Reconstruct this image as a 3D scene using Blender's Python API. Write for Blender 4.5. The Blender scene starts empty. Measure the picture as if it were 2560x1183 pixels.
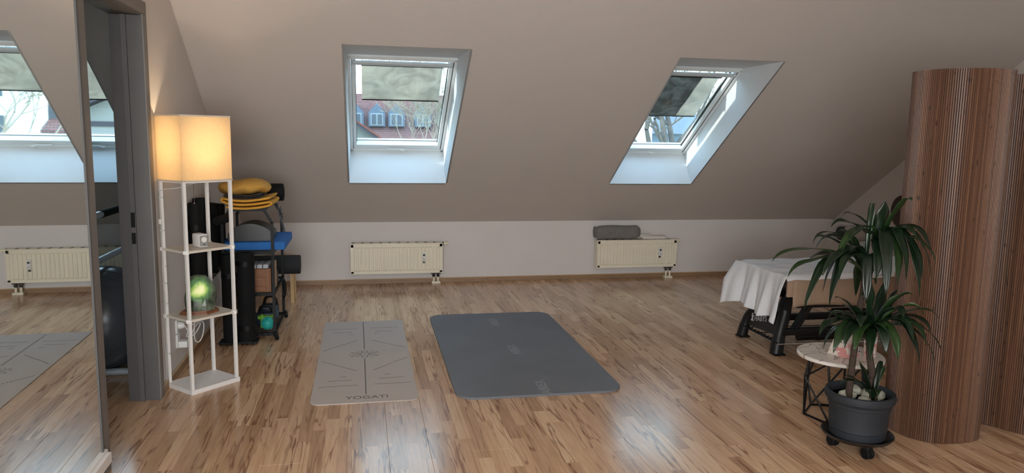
import bpy, bmesh, math, random
from mathutils import Vector, Matrix, noise as mnoise
from math import sin, cos, pi, radians as rad
random.seed(7)
sc = bpy.context.scene
col = sc.collection
V = Vector

# ------------------------------------------------------------ camera
yaw, pit, rol = 0.201325, 0.134971, 0.0158154
fw = V((sin(yaw)*cos(pit), cos(yaw)*cos(pit), -sin(pit)))
r0 = V((cos(yaw), -sin(yaw), 0)); u0 = r0.cross(fw)
rt = r0*cos(rol) + u0*sin(rol); up = -r0*sin(rol) + u0*cos(rol)
cd = bpy.data.cameras.new('camera'); cd.sensor_width = 36; cd.lens = 1847.1*36/2560
cd.clip_start = 0.05; cd.clip_end = 400
co = bpy.data.objects.new('camera', cd); col.objects.link(co)
M = Matrix((rt, up, -fw)).transposed().to_4x4(); M.translation = V((0, 0, 1.5))
co.matrix_world = M; sc.camera = co

# ------------------------------------------------------------ world, sun, large lights, exposure
w = bpy.data.worlds.new('sky'); sc.world = w; w.use_nodes = True
nt = w.node_tree; bg = nt.nodes['Background']
tc = nt.nodes.new('ShaderNodeTexCoord'); sx = nt.nodes.new('ShaderNodeSeparateXYZ')
cr = nt.nodes.new('ShaderNodeValToRGB')
nt.links.new(tc.outputs['Generated'], sx.inputs[0]); nt.links.new(sx.outputs['Z'], cr.inputs[0]); nt.links.new(cr.outputs[0], bg.inputs[0])
cr.color_ramp.elements[0].color = (.70, .91, .97, 1); cr.color_ramp.elements[1].color = (.46, .72, 1.0, 1)
cr.color_ramp.elements[1].position = .75
SKY = 5.0
bg.inputs[1].default_value = SKY

def light(name, kind, loc, energy, color, direction=None, **kw):
    l = bpy.data.lights.new(name, kind); l.energy = energy; l.color = color
    for k, v in kw.items(): setattr(l, k, v)
    o = bpy.data.objects.new(name, l); o.location = loc
    if direction is not None: o.rotation_euler = V(direction).to_track_quat('-Z', 'Y').to_euler()
    col.objects.link(o); return o
light('sun', 'SUN', (-10, 0, 10), 5.0, (1, .95, .86), (.85, .03, -.32), angle=.02)
# added fill light behind the camera, at an unseen opening in the rear wall
light('rear_fill_light', 'AREA', (-.3, -1.42, 1.45), 148, (1, .97, .945), (0.0, 1, .0), shape='RECTANGLE', size=1.9, size_y=1.5)
# sampling portals for the sky, one outside each roof window
CS, SN = .8284, .5602
WINS = [(-2.663, -1.79), (-.111, .761), (2.353, 3.197)]
def wp(X, s, n): return V((X, 6.838 - CS*s + n*SN, 1.0585 + SN*s + n*CS))
for X0, X1 in WINS:
    lo_ = light('skylight_portal', 'AREA', wp((X0+X1)/2, .68, .50), 1, (1, 1, 1), (0, -SN, -CS), shape='RECTANGLE', size=.80, size_y=1.32)
    lo_.data.cycles.is_portal = True   # only guides the sampling of the sky, gives no light of its own
sc.view_settings.view_transform = 'Standard'; sc.view_settings.look = 'None'
sc.view_settings.gamma = 1; sc.view_settings.use_curve_mapping = False
sc.view_settings.exposure = 0.0

# ------------------------------------------------------------ helpers
def lin(c): return tuple(((x/255)/12.92 if x/255 <= .04045 else ((x/255+.055)/1.055)**2.4) for x in c)
MATS = {}
def mat(name, rgb, rough=.6, metal=0, var=.06, vs=8, bump=0, bs=200, emit=None, es=0, spec=.5, coat=0, transl=0, stretch=None, srgb=True):
    if name in MATS: return MATS[name]
    m = bpy.data.materials.new(name); m.use_nodes = True; t = m.node_tree; p = t.nodes['Principled BSDF']
    c = lin(rgb) if srgb else rgb
    p.inputs['Roughness'].default_value = rough; p.inputs['Metallic'].default_value = metal
    p.inputs['Specular IOR Level'].default_value = spec
    if coat: p.inputs['Coat Weight'].default_value = coat; p.inputs['Coat Roughness'].default_value = .1
    g = t.nodes.new('ShaderNodeTexCoord'); mp = t.nodes.new('ShaderNodeMapping'); t.links.new(g.outputs['Object'], mp.inputs[0])
    if stretch: mp.inputs['Scale'].default_value = stretch
    n = t.nodes.new('ShaderNodeTexNoise'); n.inputs['Scale'].default_value = vs; n.inputs['Detail'].default_value = 4
    t.links.new(mp.outputs[0], n.inputs[0])
    r = t.nodes.new('ShaderNodeValToRGB'); t.links.new(n.outputs[0], r.inputs[0])
    r.color_ramp.elements[0].position = .3; r.color_ramp.elements[1].position = .7
    r.color_ramp.elements[0].color = tuple(x*(1-var) for x in c)+(1,); r.color_ramp.elements[1].color = tuple(min(1, x*(1+var)) for x in c)+(1,)
    t.links.new(r.outputs[0], p.inputs['Base Color'])
    if bump:
        n2 = t.nodes.new('ShaderNodeTexNoise'); n2.inputs['Scale'].default_value = bs; n2.inputs['Detail'].default_value = 2
        b = t.nodes.new('ShaderNodeBump'); b.inputs['Strength'].default_value = bump; b.inputs['Distance'].default_value = .002
        t.links.new(mp.outputs[0], n2.inputs[0]); t.links.new(n2.outputs[0], b.inputs['Height']); t.links.new(b.outputs[0], p.inputs['Normal'])
    if emit: p.inputs['Emission Color'].default_value = emit+(1,); p.inputs['Emission Strength'].default_value = es
    if transl:
        tr = t.nodes.new('ShaderNodeBsdfTranslucent'); mx = t.nodes.new('ShaderNodeMixShader'); mx.inputs[0].default_value = transl
        t.links.new(r.outputs[0], tr.inputs[0]); out = t.nodes['Material Output']
        t.links.new(p.outputs[0], mx.inputs[1]); t.links.new(tr.outputs[0], mx.inputs[2]); t.links.new(mx.outputs[0], out.inputs[0])
    MATS[name] = m; return m

def tag(o, label=None, cat=None, group=None, kind=None):
    if label: o['label'] = label
    if cat: o['category'] = cat
    if group: o['group'] = group
    if kind: o['kind'] = kind
    return o
def empty(name, loc=(0, 0, 0), rz=0, **kw):
    o = bpy.data.objects.new(name, None); o.location = loc; o.rotation_euler = (0, 0, rz); col.objects.link(o)
    o.empty_display_size = .05
    return tag(o, **kw)
class MB:
    def __init__(s): s.bm = bmesh.new()
    def box(s, a, b, m=None, bev=0):
        a, b = V(a), V(b)
        vs = [V((x, y, z)) for x in (a.x, b.x) for y in (a.y, b.y) for z in (a.z, b.z)]
        if m is not None: vs = [m @ v for v in vs]
        bv = [s.bm.verts.new(v) for v in vs]
        fs = [s.bm.faces.new([bv[i] for i in f]) for f in ((0, 1, 3, 2), (4, 6, 7, 5), (0, 4, 5, 1), (2, 3, 7, 6), (0, 2, 6, 4), (1, 5, 7, 3))]
        bmesh.ops.recalc_face_normals(s.bm, faces=fs)
        if bev:
            es = list({e for f in fs for e in f.edges}); bmesh.ops.bevel(s.bm, geom=es, offset=bev, segments=2, affect='EDGES', profile=.6)
        return s
    def hexa(s, pts):  # 8 points: bottom 4 loop, top 4 loop
        bv = [s.bm.verts.new(V(p)) for p in pts]
        fs = [s.bm.faces.new([bv[i] for i in f]) for f in ((3, 2, 1, 0), (4, 5, 6, 7), (0, 1, 5, 4), (1, 2, 6, 5), (2, 3, 7, 6), (3, 0, 4, 7))]
        bmesh.ops.recalc_face_normals(s.bm, faces=fs); return s
    def bar(s, a, b, wd, h=None, upv=(0, 0, 1)):
        a, b = V(a), V(b); h = h or wd; d = (b-a).normalized(); u = V(upv)
        if abs(d.dot(u)) > .95: u = V((1, 0, 0))
        r = d.cross(u).normalized(); u = r.cross(d)
        P = lambda p, i, j: p + r*i*wd/2 + u*j*h/2
        q = [P(a, -1, -1), P(a, 1, -1), P(a, 1, 1), P(a, -1, 1), P(b, -1, -1), P(b, 1, -1), P(b, 1, 1), P(b, -1, 1)]
        return s.hexa(q)
    def tube(s, pts, r, n=10, caps=True, close=False):
        pts = [V(p) for p in pts]; L = len(pts); rr = r if isinstance(r, (list, tuple)) else [r]*L
        rings = []; pu = None
        for i, p in enumerate(pts):
            if close: d = pts[(i+1) % L]-pts[i-1]
            else: d = (pts[min(i+1, L-1)]-pts[max(i-1, 0)])
            d.normalize()
            if pu is None:
                u = V((0, 0, 1)) if abs(d.z) < .9 else V((1, 0, 0))
            else: u = pu
            a = d.cross(u).normalized(); u = a.cross(d).normalized(); pu = u
            rings.append([s.bm.verts.new(p + (a*cos(2*pi*k/n)+u*sin(2*pi*k/n))*rr[i]) for k in range(n)])
        fs = []
        for i in range(L if close else L-1):
            A, B = rings[i], rings[(i+1) % L]
            for k in range(n): fs.append(s.bm.faces.new((A[k], A[(k+1) % n], B[(k+1) % n], B[k])))
        if caps and not close: fs.append(s.bm.faces.new(rings[0][::-1])); fs.append(s.bm.faces.new(rings[-1]))
        bmesh.ops.recalc_face_normals(s.bm, faces=fs); return s
    def lathe(s, prof, c=(0, 0, 0), n=32, m=None, capb=True, capt=True):
        c = V(c); rings = []
        for r, z in prof:
            ring = []
            for k in range(n):
                v = V((r*cos(2*pi*k/n), r*sin(2*pi*k/n), z))
                if m is not None: v = m @ v
                ring.append(s.bm.verts.new(v+c))
            rings.append(ring)
        fs = []
        for A, B in zip(rings, rings[1:]):
            for k in range(n): fs.append(s.bm.faces.new((A[k], A[(k+1) % n], B[(k+1) % n], B[k])))
        if capb: fs.append(s.bm.faces.new(rings[0][::-1]))
        if capt: fs.append(s.bm.faces.new(rings[-1]))
        bmesh.ops.recalc_face_normals(s.bm, faces=fs); return s
    def prism(s, poly, a, b):  # poly of 3D points offset by vectors a and b
        a, b = V(a), V(b)
        A = [s.bm.verts.new(V(p)+a) for p in poly]; B = [s.bm.verts.new(V(p)+b) for p in poly]; n = len(poly)
        fs = [s.bm.faces.new(A[::-1]), s.bm.faces.new(B)]
        for k in range(n): fs.append(s.bm.faces.new((A[k], A[(k+1) % n], B[(k+1) % n], B[k])))
        bmesh.ops.recalc_face_normals(s.bm, faces=fs); return s
    def grid(s, f, nu, nv, closeu=False):
        vs = [[s.bm.verts.new(V(f(i/nu, j/nv))) for j in range(nv+1)] for i in range(nu+(0 if closeu else 1))]
        for i in range(nu):
            for j in range(nv):
                a = vs[i]; b = vs[(i+1) % len(vs)]
                s.bm.faces.new((a[j], b[j], b[j+1], a[j+1]))
        return s
    def sphere(s, c, r, n=16, sc_=(1, 1, 1)):
        pr = [(max(1e-4, sin(pi*i/n)), -cos(pi*i/n)) for i in range(n+1)]
        m = Matrix.Diagonal((r*sc_[0], r*sc_[1], r*sc_[2]))
        return s.lathe(pr, c, n=n*2, m=m)
    def build(s, name, m, parent=None, smooth=True, **kw):
        me = bpy.data.meshes.new(name); s.bm.to_mesh(me); s.bm.free()
        if m: me.materials.append(m)
        if smooth:
            for p in me.polygons: p.use_smooth = True
            try: me.set_sharp_from_angle(angle=rad(35))
            except Exception: pass
        o = bpy.data.objects.new(name, me); col.objects.link(o)
        if parent: o.parent = parent
        return tag(o, **kw)
def local(o, wm=True):
    """child geometry was built in world coordinates: keep it there under a parent that is not at the origin"""
    p = o.parent; o.matrix_parent_inverse = (Matrix.Translation(p.location) @ p.rotation_euler.to_matrix().to_4x4()).inverted(); return o
def smoothpts(pts, k=5):
    pts = [V(p) for p in pts]; out = []
    for i in range(len(pts)-1):
        p0 = pts[max(i-1, 0)]; p1 = pts[i]; p2 = pts[i+1]; p3 = pts[min(i+2, len(pts)-1)]
        for j in range(k):
            t = j/k
            out.append(.5*((2*p1)+(p2-p0)*t+(2*p0-5*p1+4*p2-p3)*t*t+(3*p1-p0-3*p2+p3)*t**3))
    return out+[pts[-1]]
def solid(o, t, sub=0, offset=0):
    md = o.modifiers.new('thickness', 'SOLIDIFY'); md.thickness = t; md.offset = offset
    if sub: s2 = o.modifiers.new('soft', 'SUBSURF'); s2.levels = sub; s2.render_levels = sub
    return o
TEXTS = []
def text(body, size, m, parent, mw, extrude=.0004, name='print', bold=0):
    c = bpy.data.curves.new(name, 'FONT'); c.body = body; c.size = size; c.extrude = extrude; c.align_x = 'CENTER'; c.align_y = 'CENTER'; c.offset = bold
    c.materials.append(m); o = bpy.data.objects.new(name, c); col.objects.link(o); TEXTS.append((o, parent, mw)); return o
def frame_m(o, x, y):
    x, y = V(x).normalized(), V(y).normalized(); z = x.cross(y).normalized(); y = z.cross(x)
    m = Matrix((x, y, z)).transposed().to_4x4(); m.translation = V(o); return m

# ------------------------------------------------------------ materials with their own nodes
def wood_floor():
    m = bpy.data.materials.new('laminate'); m.use_nodes = True; t = m.node_tree; N = t.nodes; L = t.links; p = N['Principled BSDF']
    g = N.new('ShaderNodeNewGeometry'); s = N.new('ShaderNodeSeparateXYZ'); L.new(g.outputs['Position'], s.inputs[0])
    def math_(op, a, b=None, c=None):
        n = N.new('ShaderNodeMath'); n.operation = op
        for i, v in enumerate((a, b, c)):
            if v is None: continue
            if isinstance(v, (int, float)): n.inputs[i].default_value = v
            else: L.new(v, n.inputs[i])
        return n.outputs[0]
    xi = math_('FLOOR', math_('DIVIDE', s.outputs['X'], .065))
    wn = N.new('ShaderNodeTexWhiteNoise'); wn.noise_dimensions = '1D'; L.new(xi, wn.inputs['W'])
    yo = math_('DIVIDE', math_('ADD', s.outputs['Y'], math_('MULTIPLY', wn.outputs['Value'], 3.1)), .66)
    yi = math_('FLOOR', yo)
    cb = N.new('ShaderNodeCombineXYZ'); L.new(xi, cb.inputs[0]); L.new(yi, cb.inputs[1])
    wn2 = N.new('ShaderNodeTexWhiteNoise'); wn2.noise_dimensions = '3D'; L.new(cb.outputs[0], wn2.inputs['Vector'])
    # grain coordinates: stretched along the board, shifted per strip
    cg = N.new('ShaderNodeCombineXYZ'); L.new(math_('MULTIPLY', s.outputs['X'], 13), cg.inputs[0]); L.new(math_('MULTIPLY', s.outputs['Y'], .85), cg.inputs[1])
    L.new(math_('MULTIPLY', wn2.outputs['Value'], 40), cg.inputs[2])
    n1 = N.new('ShaderNodeTexNoise'); n1.inputs['Scale'].default_value = 1.0; n1.inputs['Detail'].default_value = 3.2; n1.inputs['Roughness'].default_value = .55; n1.inputs['Distortion'].default_value = .35
    L.new(cg.outputs[0], n1.inputs['Vector'])
    rings = math_('ABSOLUTE', math_('SINE', math_('MULTIPLY', n1.outputs[0], 19)))
    vein = N.new('ShaderNodeMapRange'); vein.inputs[1].default_value = 0; vein.inputs[2].default_value = .5; vein.inputs[3].default_value = 1; vein.inputs[4].default_value = 0
    L.new(rings, vein.inputs[0])
    n3 = N.new('ShaderNodeTexNoise'); n3.inputs['Scale'].default_value = .9; n3.inputs['Detail'].default_value = 2; L.new(cg.outputs[0], n3.inputs['Vector'])
    vm = N.new('ShaderNodeMapRange'); vm.inputs[1].default_value = .36; vm.inputs[2].default_value = .54; L.new(n3.outputs[0], vm.inputs[0])
    veins = math_('MULTIPLY', vein.outputs[0], vm.outputs[0])
    n2 = N.new('ShaderNodeTexNoise'); n2.inputs['Scale'].default_value = 6; n2.inputs['Detail'].default_value = 4; L.new(cg.outputs[0], n2.inputs['Vector'])
    base = N.new('ShaderNodeValToRGB'); e = base.color_ramp.elements
    e[0].position = 0; e[0].color = lin((168, 130, 98))+(1,); e[1].position = 1; e[1].color = lin((230, 198, 162))+(1,)
    k = base.color_ramp.elements.new(.5); k.color = lin((206, 167, 132))+(1,)
    L.new(math_('ADD', math_('MULTIPLY', wn2.outputs['Value'], .62), math_('MULTIPLY', math_('SUBTRACT', n2.outputs[0], .3), .7)), base.inputs[0])
    mx = N.new('ShaderNodeMix'); mx.data_type = 'RGBA'; L.new(math_('MULTIPLY', veins, .95), mx.inputs[0]); L.new(base.outputs[0], mx.inputs[6]); mx.inputs[7].default_value = lin((128, 86, 62))+(1,)
    # fine joints between the strips
    fx = math_('FRACT', math_('DIVIDE', s.outputs['X'], .065)); fy = math_('FRACT', yo)
    j = math_('MAXIMUM', math_('LESS_THAN', fx, .02), math_('LESS_THAN', fy, .004))
    mx2 = N.new('ShaderNodeMix'); mx2.data_type = 'RGBA'; L.new(math_('MULTIPLY', j, .35), mx2.inputs[0]); L.new(mx.outputs[2], mx2.inputs[6]); mx2.inputs[7].default_value = lin((120, 84, 60))+(1,)
    L.new(mx2.outputs[2], p.inputs['Base Color'])
    rn = N.new('ShaderNodeMapRange'); rn.inputs[3].default_value = .17; rn.inputs[4].default_value = .25; L.new(n2.outputs[0], rn.inputs[0]); L.new(rn.outputs[0], p.inputs['Roughness'])
    p.inputs['Specular IOR Level'].default_value = .5; p.inputs['Coat Weight'].default_value = .12; p.inputs['Coat Roughness'].default_value = .12
    b = N.new('ShaderNodeBump'); b.inputs['Strength'].default_value = .12; b.inputs['Distance'].default_value = .001; L.new(n2.outputs[0], b.inputs['Height']); L.new(b.outputs[0], p.inputs['Normal'])
    return m
def glass_mat(name, tint=(.93, .97, .97), gloss=.06):
    m = bpy.data.materials.new(name); m.use_nodes = True; t = m.node_tree; N = t.nodes; L = t.links; N.remove(N['Principled BSDF'])
    tr = N.new('ShaderNodeBsdfTransparent'); tr.inputs[0].default_value = tint+(1,); gl = N.new('ShaderNodeBsdfGlossy'); gl.inputs['Roughness'].default_value = .02
    lw_ = N.new('ShaderNodeLayerWeight'); lw_.inputs[0].default_value = .5; pw_ = N.new('ShaderNodeMath'); pw_.operation = 'POWER'; L.new(lw_.outputs['Facing'], pw_.inputs[0]); pw_.inputs[1].default_value = 4
    f = N.new('ShaderNodeMath'); f.operation = 'MULTIPLY_ADD'; L.new(pw_.outputs[0], f.inputs[0]); f.inputs[1].default_value = .5; f.inputs[2].default_value = .03; mx = N.new('ShaderNodeMixShader')
    L.new(f.outputs[0], mx.inputs[0]); L.new(tr.outputs[0], mx.inputs[1]); L.new(gl.outputs[0], mx.inputs[2]); L.new(mx.outputs[0], N['Material Output'].inputs[0]); return m
def mirror_mat():
    m = bpy.data.materials.new('mirror_silver'); m.use_nodes = True; t = m.node_tree; p = t.nodes['Principled BSDF']
    n = t.nodes.new('ShaderNodeTexNoise'); n.inputs['Scale'].default_value = 1.5; r = t.nodes.new('ShaderNodeValToRGB'); t.links.new(n.outputs[0], r.inputs[0])
    r.color_ramp.elements[0].color = (.86, .89, .88, 1); r.color_ramp.elements[1].color = (.89, .92, .91, 1); t.links.new(r.outputs[0], p.inputs['Base Color'])
    p.inputs['Metallic'].default_value = 1; p.inputs['Roughness'].default_value = .015; return m
def mesh_blind(name, rgb, open_=.25, shade=.5):
    m = bpy.data.materials.new(name); m.use_nodes = True; t = m.node_tree; N = t.nodes; L = t.links; p = N['Principled BSDF']
    tcn = N.new('ShaderNodeTexCoord'); n = N.new('ShaderNodeTexNoise'); n.inputs['Scale'].default_value = 6; n.inputs['Distortion'].default_value = 1.2; L.new(tcn.outputs['Object'], n.inputs[0])
    r = N.new('ShaderNodeValToRGB'); L.new(n.outputs[0], r.inputs[0]); c = lin(rgb)
    r.color_ramp.elements[0].position = .35; r.color_ramp.elements[1].position = .65
    r.color_ramp.elements[0].color = tuple(x*(1-shade*.5) for x in c)+(1,); r.color_ramp.elements[1].color = c+(1,)
    L.new(r.outputs[0], p.inputs['Base Color']); p.inputs['Roughness'].default_value = .8
    tl = N.new('ShaderNodeBsdfTranslucent'); L.new(r.outputs[0], tl.inputs[0]); a = N.new('ShaderNodeMixShader'); a.inputs[0].default_value = .7
    L.new(p.outputs[0], a.inputs[1]); L.new(tl.outputs[0], a.inputs[2])
    tr = N.new('ShaderNodeBsdfTransparent'); b = N.new('ShaderNodeMixShader'); b.inputs[0].default_value = open_
    L.new(a.outputs[0], b.inputs[1]); L.new(tr.outputs[0], b.inputs[2]); L.new(b.outputs[0], N['Material Output'].inputs[0]); return m
def bamboo():
    m = bpy.data.materials.new('bamboo_slat'); m.use_nodes = True; t = m.node_tree; N = t.nodes; L = t.links; p = N['Principled BSDF']
    oi = N.new('ShaderNodeObjectInfo'); g = N.new('ShaderNodeNewGeometry'); mp = N.new('ShaderNodeMapping'); mp.inputs['Scale'].default_value = (60, 60, 3); L.new(g.outputs['Position'], mp.inputs[0])
    n = N.new('ShaderNodeTexNoise'); n.inputs['Scale'].default_value = 1; n.inputs['Detail'].default_value = 5; L.new(mp.outputs[0], n.inputs[0])
    a = N.new('ShaderNodeMath'); a.operation = 'MULTIPLY_ADD'; L.new(oi.outputs['Random'], a.inputs[0]); a.inputs[1].default_value = .45; 
    s = N.new('ShaderNodeMath'); s.operation = 'MULTIPLY'; L.new(n.outputs[0], s.inputs[0]); s.inputs[1].default_value = .55; L.new(s.outputs[0], a.inputs[2])
    r = N.new('ShaderNodeValToRGB'); L.new(a.outputs[0], r.inputs[0]); e = r.color_ramp.elements
    e[0].position = .1; e[0].color = lin((72, 47, 34))+(1,); e[1].position = .9; e[1].color = lin((122, 86, 62))+(1,); k = e.new(.5); k.color = lin((92, 62, 45))+(1,)
    # dark node knots here and there
    mp2 = N.new('ShaderNodeMapping'); mp2.inputs['Scale'].default_value = (90, 90, 45); L.new(g.outputs['Position'], mp2.inputs[0])
    vn = N.new('ShaderNodeTexNoise'); vn.inputs['Scale'].default_value = .6; vn.inputs['Detail'].default_value = 0; L.new(mp2.outputs[0], vn.inputs[0])
    kr = N.new('ShaderNodeMapRange'); kr.inputs[1].default_value = .76; kr.inputs[2].default_value = .84; L.new(vn.outputs[0], kr.inputs[0])
    mx = N.new('ShaderNodeMix'); mx.data_type = 'RGBA'; L.new(kr.outputs[0], mx.inputs[0]); L.new(r.outputs[0], mx.inputs[6]); mx.inputs[7].default_value = lin((60, 37, 26))+(1,)
    L.new(mx.outputs[2], p.inputs['Base Color']); p.inputs['Roughness'].default_value = .45; return m
def tiles_mat(name, c1, c2, sx_=3.5, sy=5):
    m = bpy.data.materials.new(name); m.use_nodes = True; t = m.node_tree; N = t.nodes; L = t.links; p = N['Principled BSDF']
    g = N.new('ShaderNodeNewGeometry'); s = N.new('ShaderNodeSeparateXYZ'); L.new(g.outputs['Position'], s.inputs[0])
    c = N.new('ShaderNodeCombineXYZ'); L.new(s.outputs['X'], c.inputs[0]); L.new(s.outputs['Z'], c.inputs[1])
    b = N.new('ShaderNodeTexBrick'); L.new(c.outputs[0], b.inputs[0]); b.inputs['Scale'].default_value = 1
    b.inputs['Brick Width'].default_value = .15; b.inputs['Row Height'].default_value = .13; b.inputs['Mortar Size'].default_value = .022
    b.inputs['Color1'].default_value = lin(c1)+(1,); b.inputs['Color2'].default_value = lin(c2)+(1,); b.inputs['Mortar'].default_value = lin((84, 64, 66))+(1,)
    L.new(b.outputs[0], p.inputs['Base Color']); p.inputs['Roughness'].default_value = .8; return m
def stone_glow():
    m = bpy.data.materials.new('lit_green_stone'); m.use_nodes = True; t = m.node_tree; N = t.nodes; L = t.links; p = N['Principled BSDF']
    tcn = N.new('ShaderNodeTexCoord'); n = N.new('ShaderNodeTexNoise'); n.inputs['Scale'].default_value = 16; n.inputs['Detail'].default_value = 6; n.inputs['Distortion'].default_value = .8; L.new(tcn.outputs['Object'], n.inputs[0])
    r = N.new('ShaderNodeValToRGB'); L.new(n.outputs[0], r.inputs[0]); e = r.color_ramp.elements
    e[0].position = .35; e[0].color = lin((30, 44, 30))+(1,); e[1].position = .72; e[1].color = lin((112, 120, 98))+(1,)
    L.new(r.outputs[0], p.inputs['Base Color']); p.inputs['Roughness'].default_value = .35
    # the bulb inside shines through the upper half of the crystal
    d = N.new('ShaderNodeVectorMath'); d.operation = 'DISTANCE'; L.new(tcn.outputs['Object'], d.inputs[0]); d.inputs[1].default_value = (.012, -.07, .150)
    ad = N.new('ShaderNodeMath'); ad.operation = 'MULTIPLY_ADD'; L.new(n.outputs[0], ad.inputs[0]); ad.inputs[1].default_value = -.05; L.new(d.outputs['Value'], ad.inputs[2])
    r2 = N.new('ShaderNodeValToRGB'); L.new(ad.outputs[0], r2.inputs[0]); e = r2.color_ramp.elements
    e[0].position = .0; e[0].color = (1, .97, .45, 1); e[1].position = .062; e[1].color = (0, 0, 0, 1); k = e.new(.014); k.color = (.42, .62, .12, 1); k = e.new(.032); k.color = (.05, .17, .045, 1)
    L.new(r2.outputs[0], p.inputs['Emission Color']); p.inputs['Emission Strength'].default_value = .8; return m
def marble():
    m = bpy.data.materials.new('marble_top'); m.use_nodes = True; t = m.node_tree; N = t.nodes; L = t.links; p = N['Principled BSDF']
    tcn = N.new('ShaderNodeTexCoord'); n = N.new('ShaderNodeTexNoise'); n.inputs['Scale'].default_value = 4; n.inputs['Detail'].default_value = 3; n.inputs['Distortion'].default_value = 1.2; L.new(tcn.outputs['Object'], n.inputs[0])
    s = N.new('ShaderNodeMath'); s.operation = 'SUBTRACT'; L.new(n.outputs[0], s.inputs[0]); s.inputs[1].default_value = .5; a = N.new('ShaderNodeMath'); a.operation = 'ABSOLUTE'; L.new(s.outputs[0], a.inputs[0])
    r = N.new('ShaderNodeValToRGB'); L.new(a.outputs[0], r.inputs[0]); e = r.color_ramp.elements; e[0].position = 0; e[0].color = lin((120, 108, 100))+(1,); e[1].position = .022; e[1].color = lin((222, 214, 205))+(1,)
    L.new(r.outputs[0], p.inputs['Base Color']); p.inputs['Roughness'].default_value = .3; return m
def leaf_mat():
    m = bpy.data.materials.new('leaf_green'); m.use_nodes = True; t = m.node_tree; N = t.nodes; L = t.links; p = N['Principled BSDF']
    oi = N.new('ShaderNodeObjectInfo'); r = N.new('ShaderNodeValToRGB'); L.new(oi.outputs['Random'], r.inputs[0]); e = r.color_ramp.elements
    e[0].position = 0; e[0].color = (.0045, .013, .006, 1); e[1].position = 1; e[1].color = (.022, .050, .012, 1)
    k = e.new(.75); k.color = (.008, .022, .008, 1)
    L.new(r.outputs[0], p.inputs['Base Color']); p.inputs['Roughness'].default_value = .34; p.inputs['Specular IOR Level'].default_value = .45; return m
def paper_decor():
    m = bpy.data.materials.new('pink_white_paper'); m.use_nodes = True; t = m.node_tree; N = t.nodes; L = t.links; p = N['Principled BSDF']
    tcn = N.new('ShaderNodeTexCoord'); v = N.new('ShaderNodeTexNoise'); v.inputs['Scale'].default_value = 22; v.inputs['Distortion'].default_value = .6; L.new(tcn.outputs['Object'], v.inputs[0])
    r = N.new('ShaderNodeValToRGB'); r.color_ramp.interpolation = 'CONSTANT'; L.new(v.outputs[0], r.inputs[0]); e = r.color_ramp.elements
    e[0].position = 0; e[0].color = lin((206, 142, 138))+(1,); e[1].position = .47; e[1].color = lin((214, 205, 192))+(1,); k = e.new(.66); k.color = lin((86, 74, 88))+(1,)
    L.new(r.outputs[0], p.inputs['Base Color']); p.inputs['Roughness'].default_value = .5; return m

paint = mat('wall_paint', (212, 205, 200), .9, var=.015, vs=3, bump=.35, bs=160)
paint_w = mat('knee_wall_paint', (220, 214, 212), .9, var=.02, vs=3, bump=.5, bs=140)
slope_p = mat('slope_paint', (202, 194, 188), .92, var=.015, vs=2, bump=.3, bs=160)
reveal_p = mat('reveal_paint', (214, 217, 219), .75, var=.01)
pvc = mat('window_white', (226, 230, 230), .35, var=.01)
lam = wood_floor()
skirt = mat('skirting_wood', (150, 118, 88), .5, var=.15, vs=6, stretch=(1, 1, 12))
skirt_l = mat('skirting_edge', (196, 166, 128), .5, var=.05)
anth = mat('anthracite', (124, 118, 114), .55, var=.04)
anth_d = mat('anthracite_dark', (92, 90, 90), .6, var=.04)
glass = glass_mat('window_glass'); silver = mirror_mat()
white = mat('white_lacquer', (232, 228, 224), .45, var=.02)
black = mat('black_metal', (11, 11, 12), .5, var=.05, spec=.25)
rubber = mat('black_rubber', (13, 13, 14), .75, var=.1, spec=.25)
foamb = mat('black_foam', (19, 19, 20), .85, spec=.25, var=.12, bump=.3)
rad_m = mat('radiator_enamel', (238, 229, 208), .35, var=.02)
rad_d = mat('radiator_slot', (44, 40, 36), .8)
brass_d = mat('dark_fitting', (62, 58, 54), .4, metal=.6)
chrome = mat('chrome', (190, 196, 202), .25, metal=1, var=.02)

# ------------------------------------------------------------ the room
D, K, TA = 7.48, .6245, .6762
sl = lambda Y: K+(D-Y)*TA
root_floor = MB().box((-3.5, -1.5, -.12), (5.4, 7.6, -.006)).build('floor', lam, smooth=False, kind='structure')
bw, bl = .195, 1.29
bases = {}
def board(x, y0, y1):
    ln = round(y1-y0, 3)
    if ln not in bases:
        mb = MB(); g = .0003
        P = lambda gx, gy, z: [(gx, gy, z), (bw-gx, gy, z), (bw-gx, ln-gy, z), (gx, ln-gy, z)]
        mb.hexa(P(g, g, -.0055)+P(g, g, -.0012)); mb.hexa(P(g, g, -.0012)+P(g+.0007, g+.0007, 0))
        bases[ln] = mb.build('plank', lam, root_floor, smooth=False); o = bases[ln]
    else:
        o = bases[ln].copy(); col.objects.link(o)
    o.location = (x, y0, 0)
i = 0; x = -3.4
offs = [0, .43, .86, .22, .65]
while x < 5.2:
    y = 2.05-offs[i % 5]
    while y < 7.44:
        a, b = y, min(y+bl, 7.46)
        if b-a > .1 and b > 2.2: board(x, a, b)
        y += bl
    x += bw; i += 1

MB().box((-3.5, 7.48, 0), (5.4, 7.62, .70)).build('wall_back', paint_w, smooth=False, kind='structure')
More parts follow.
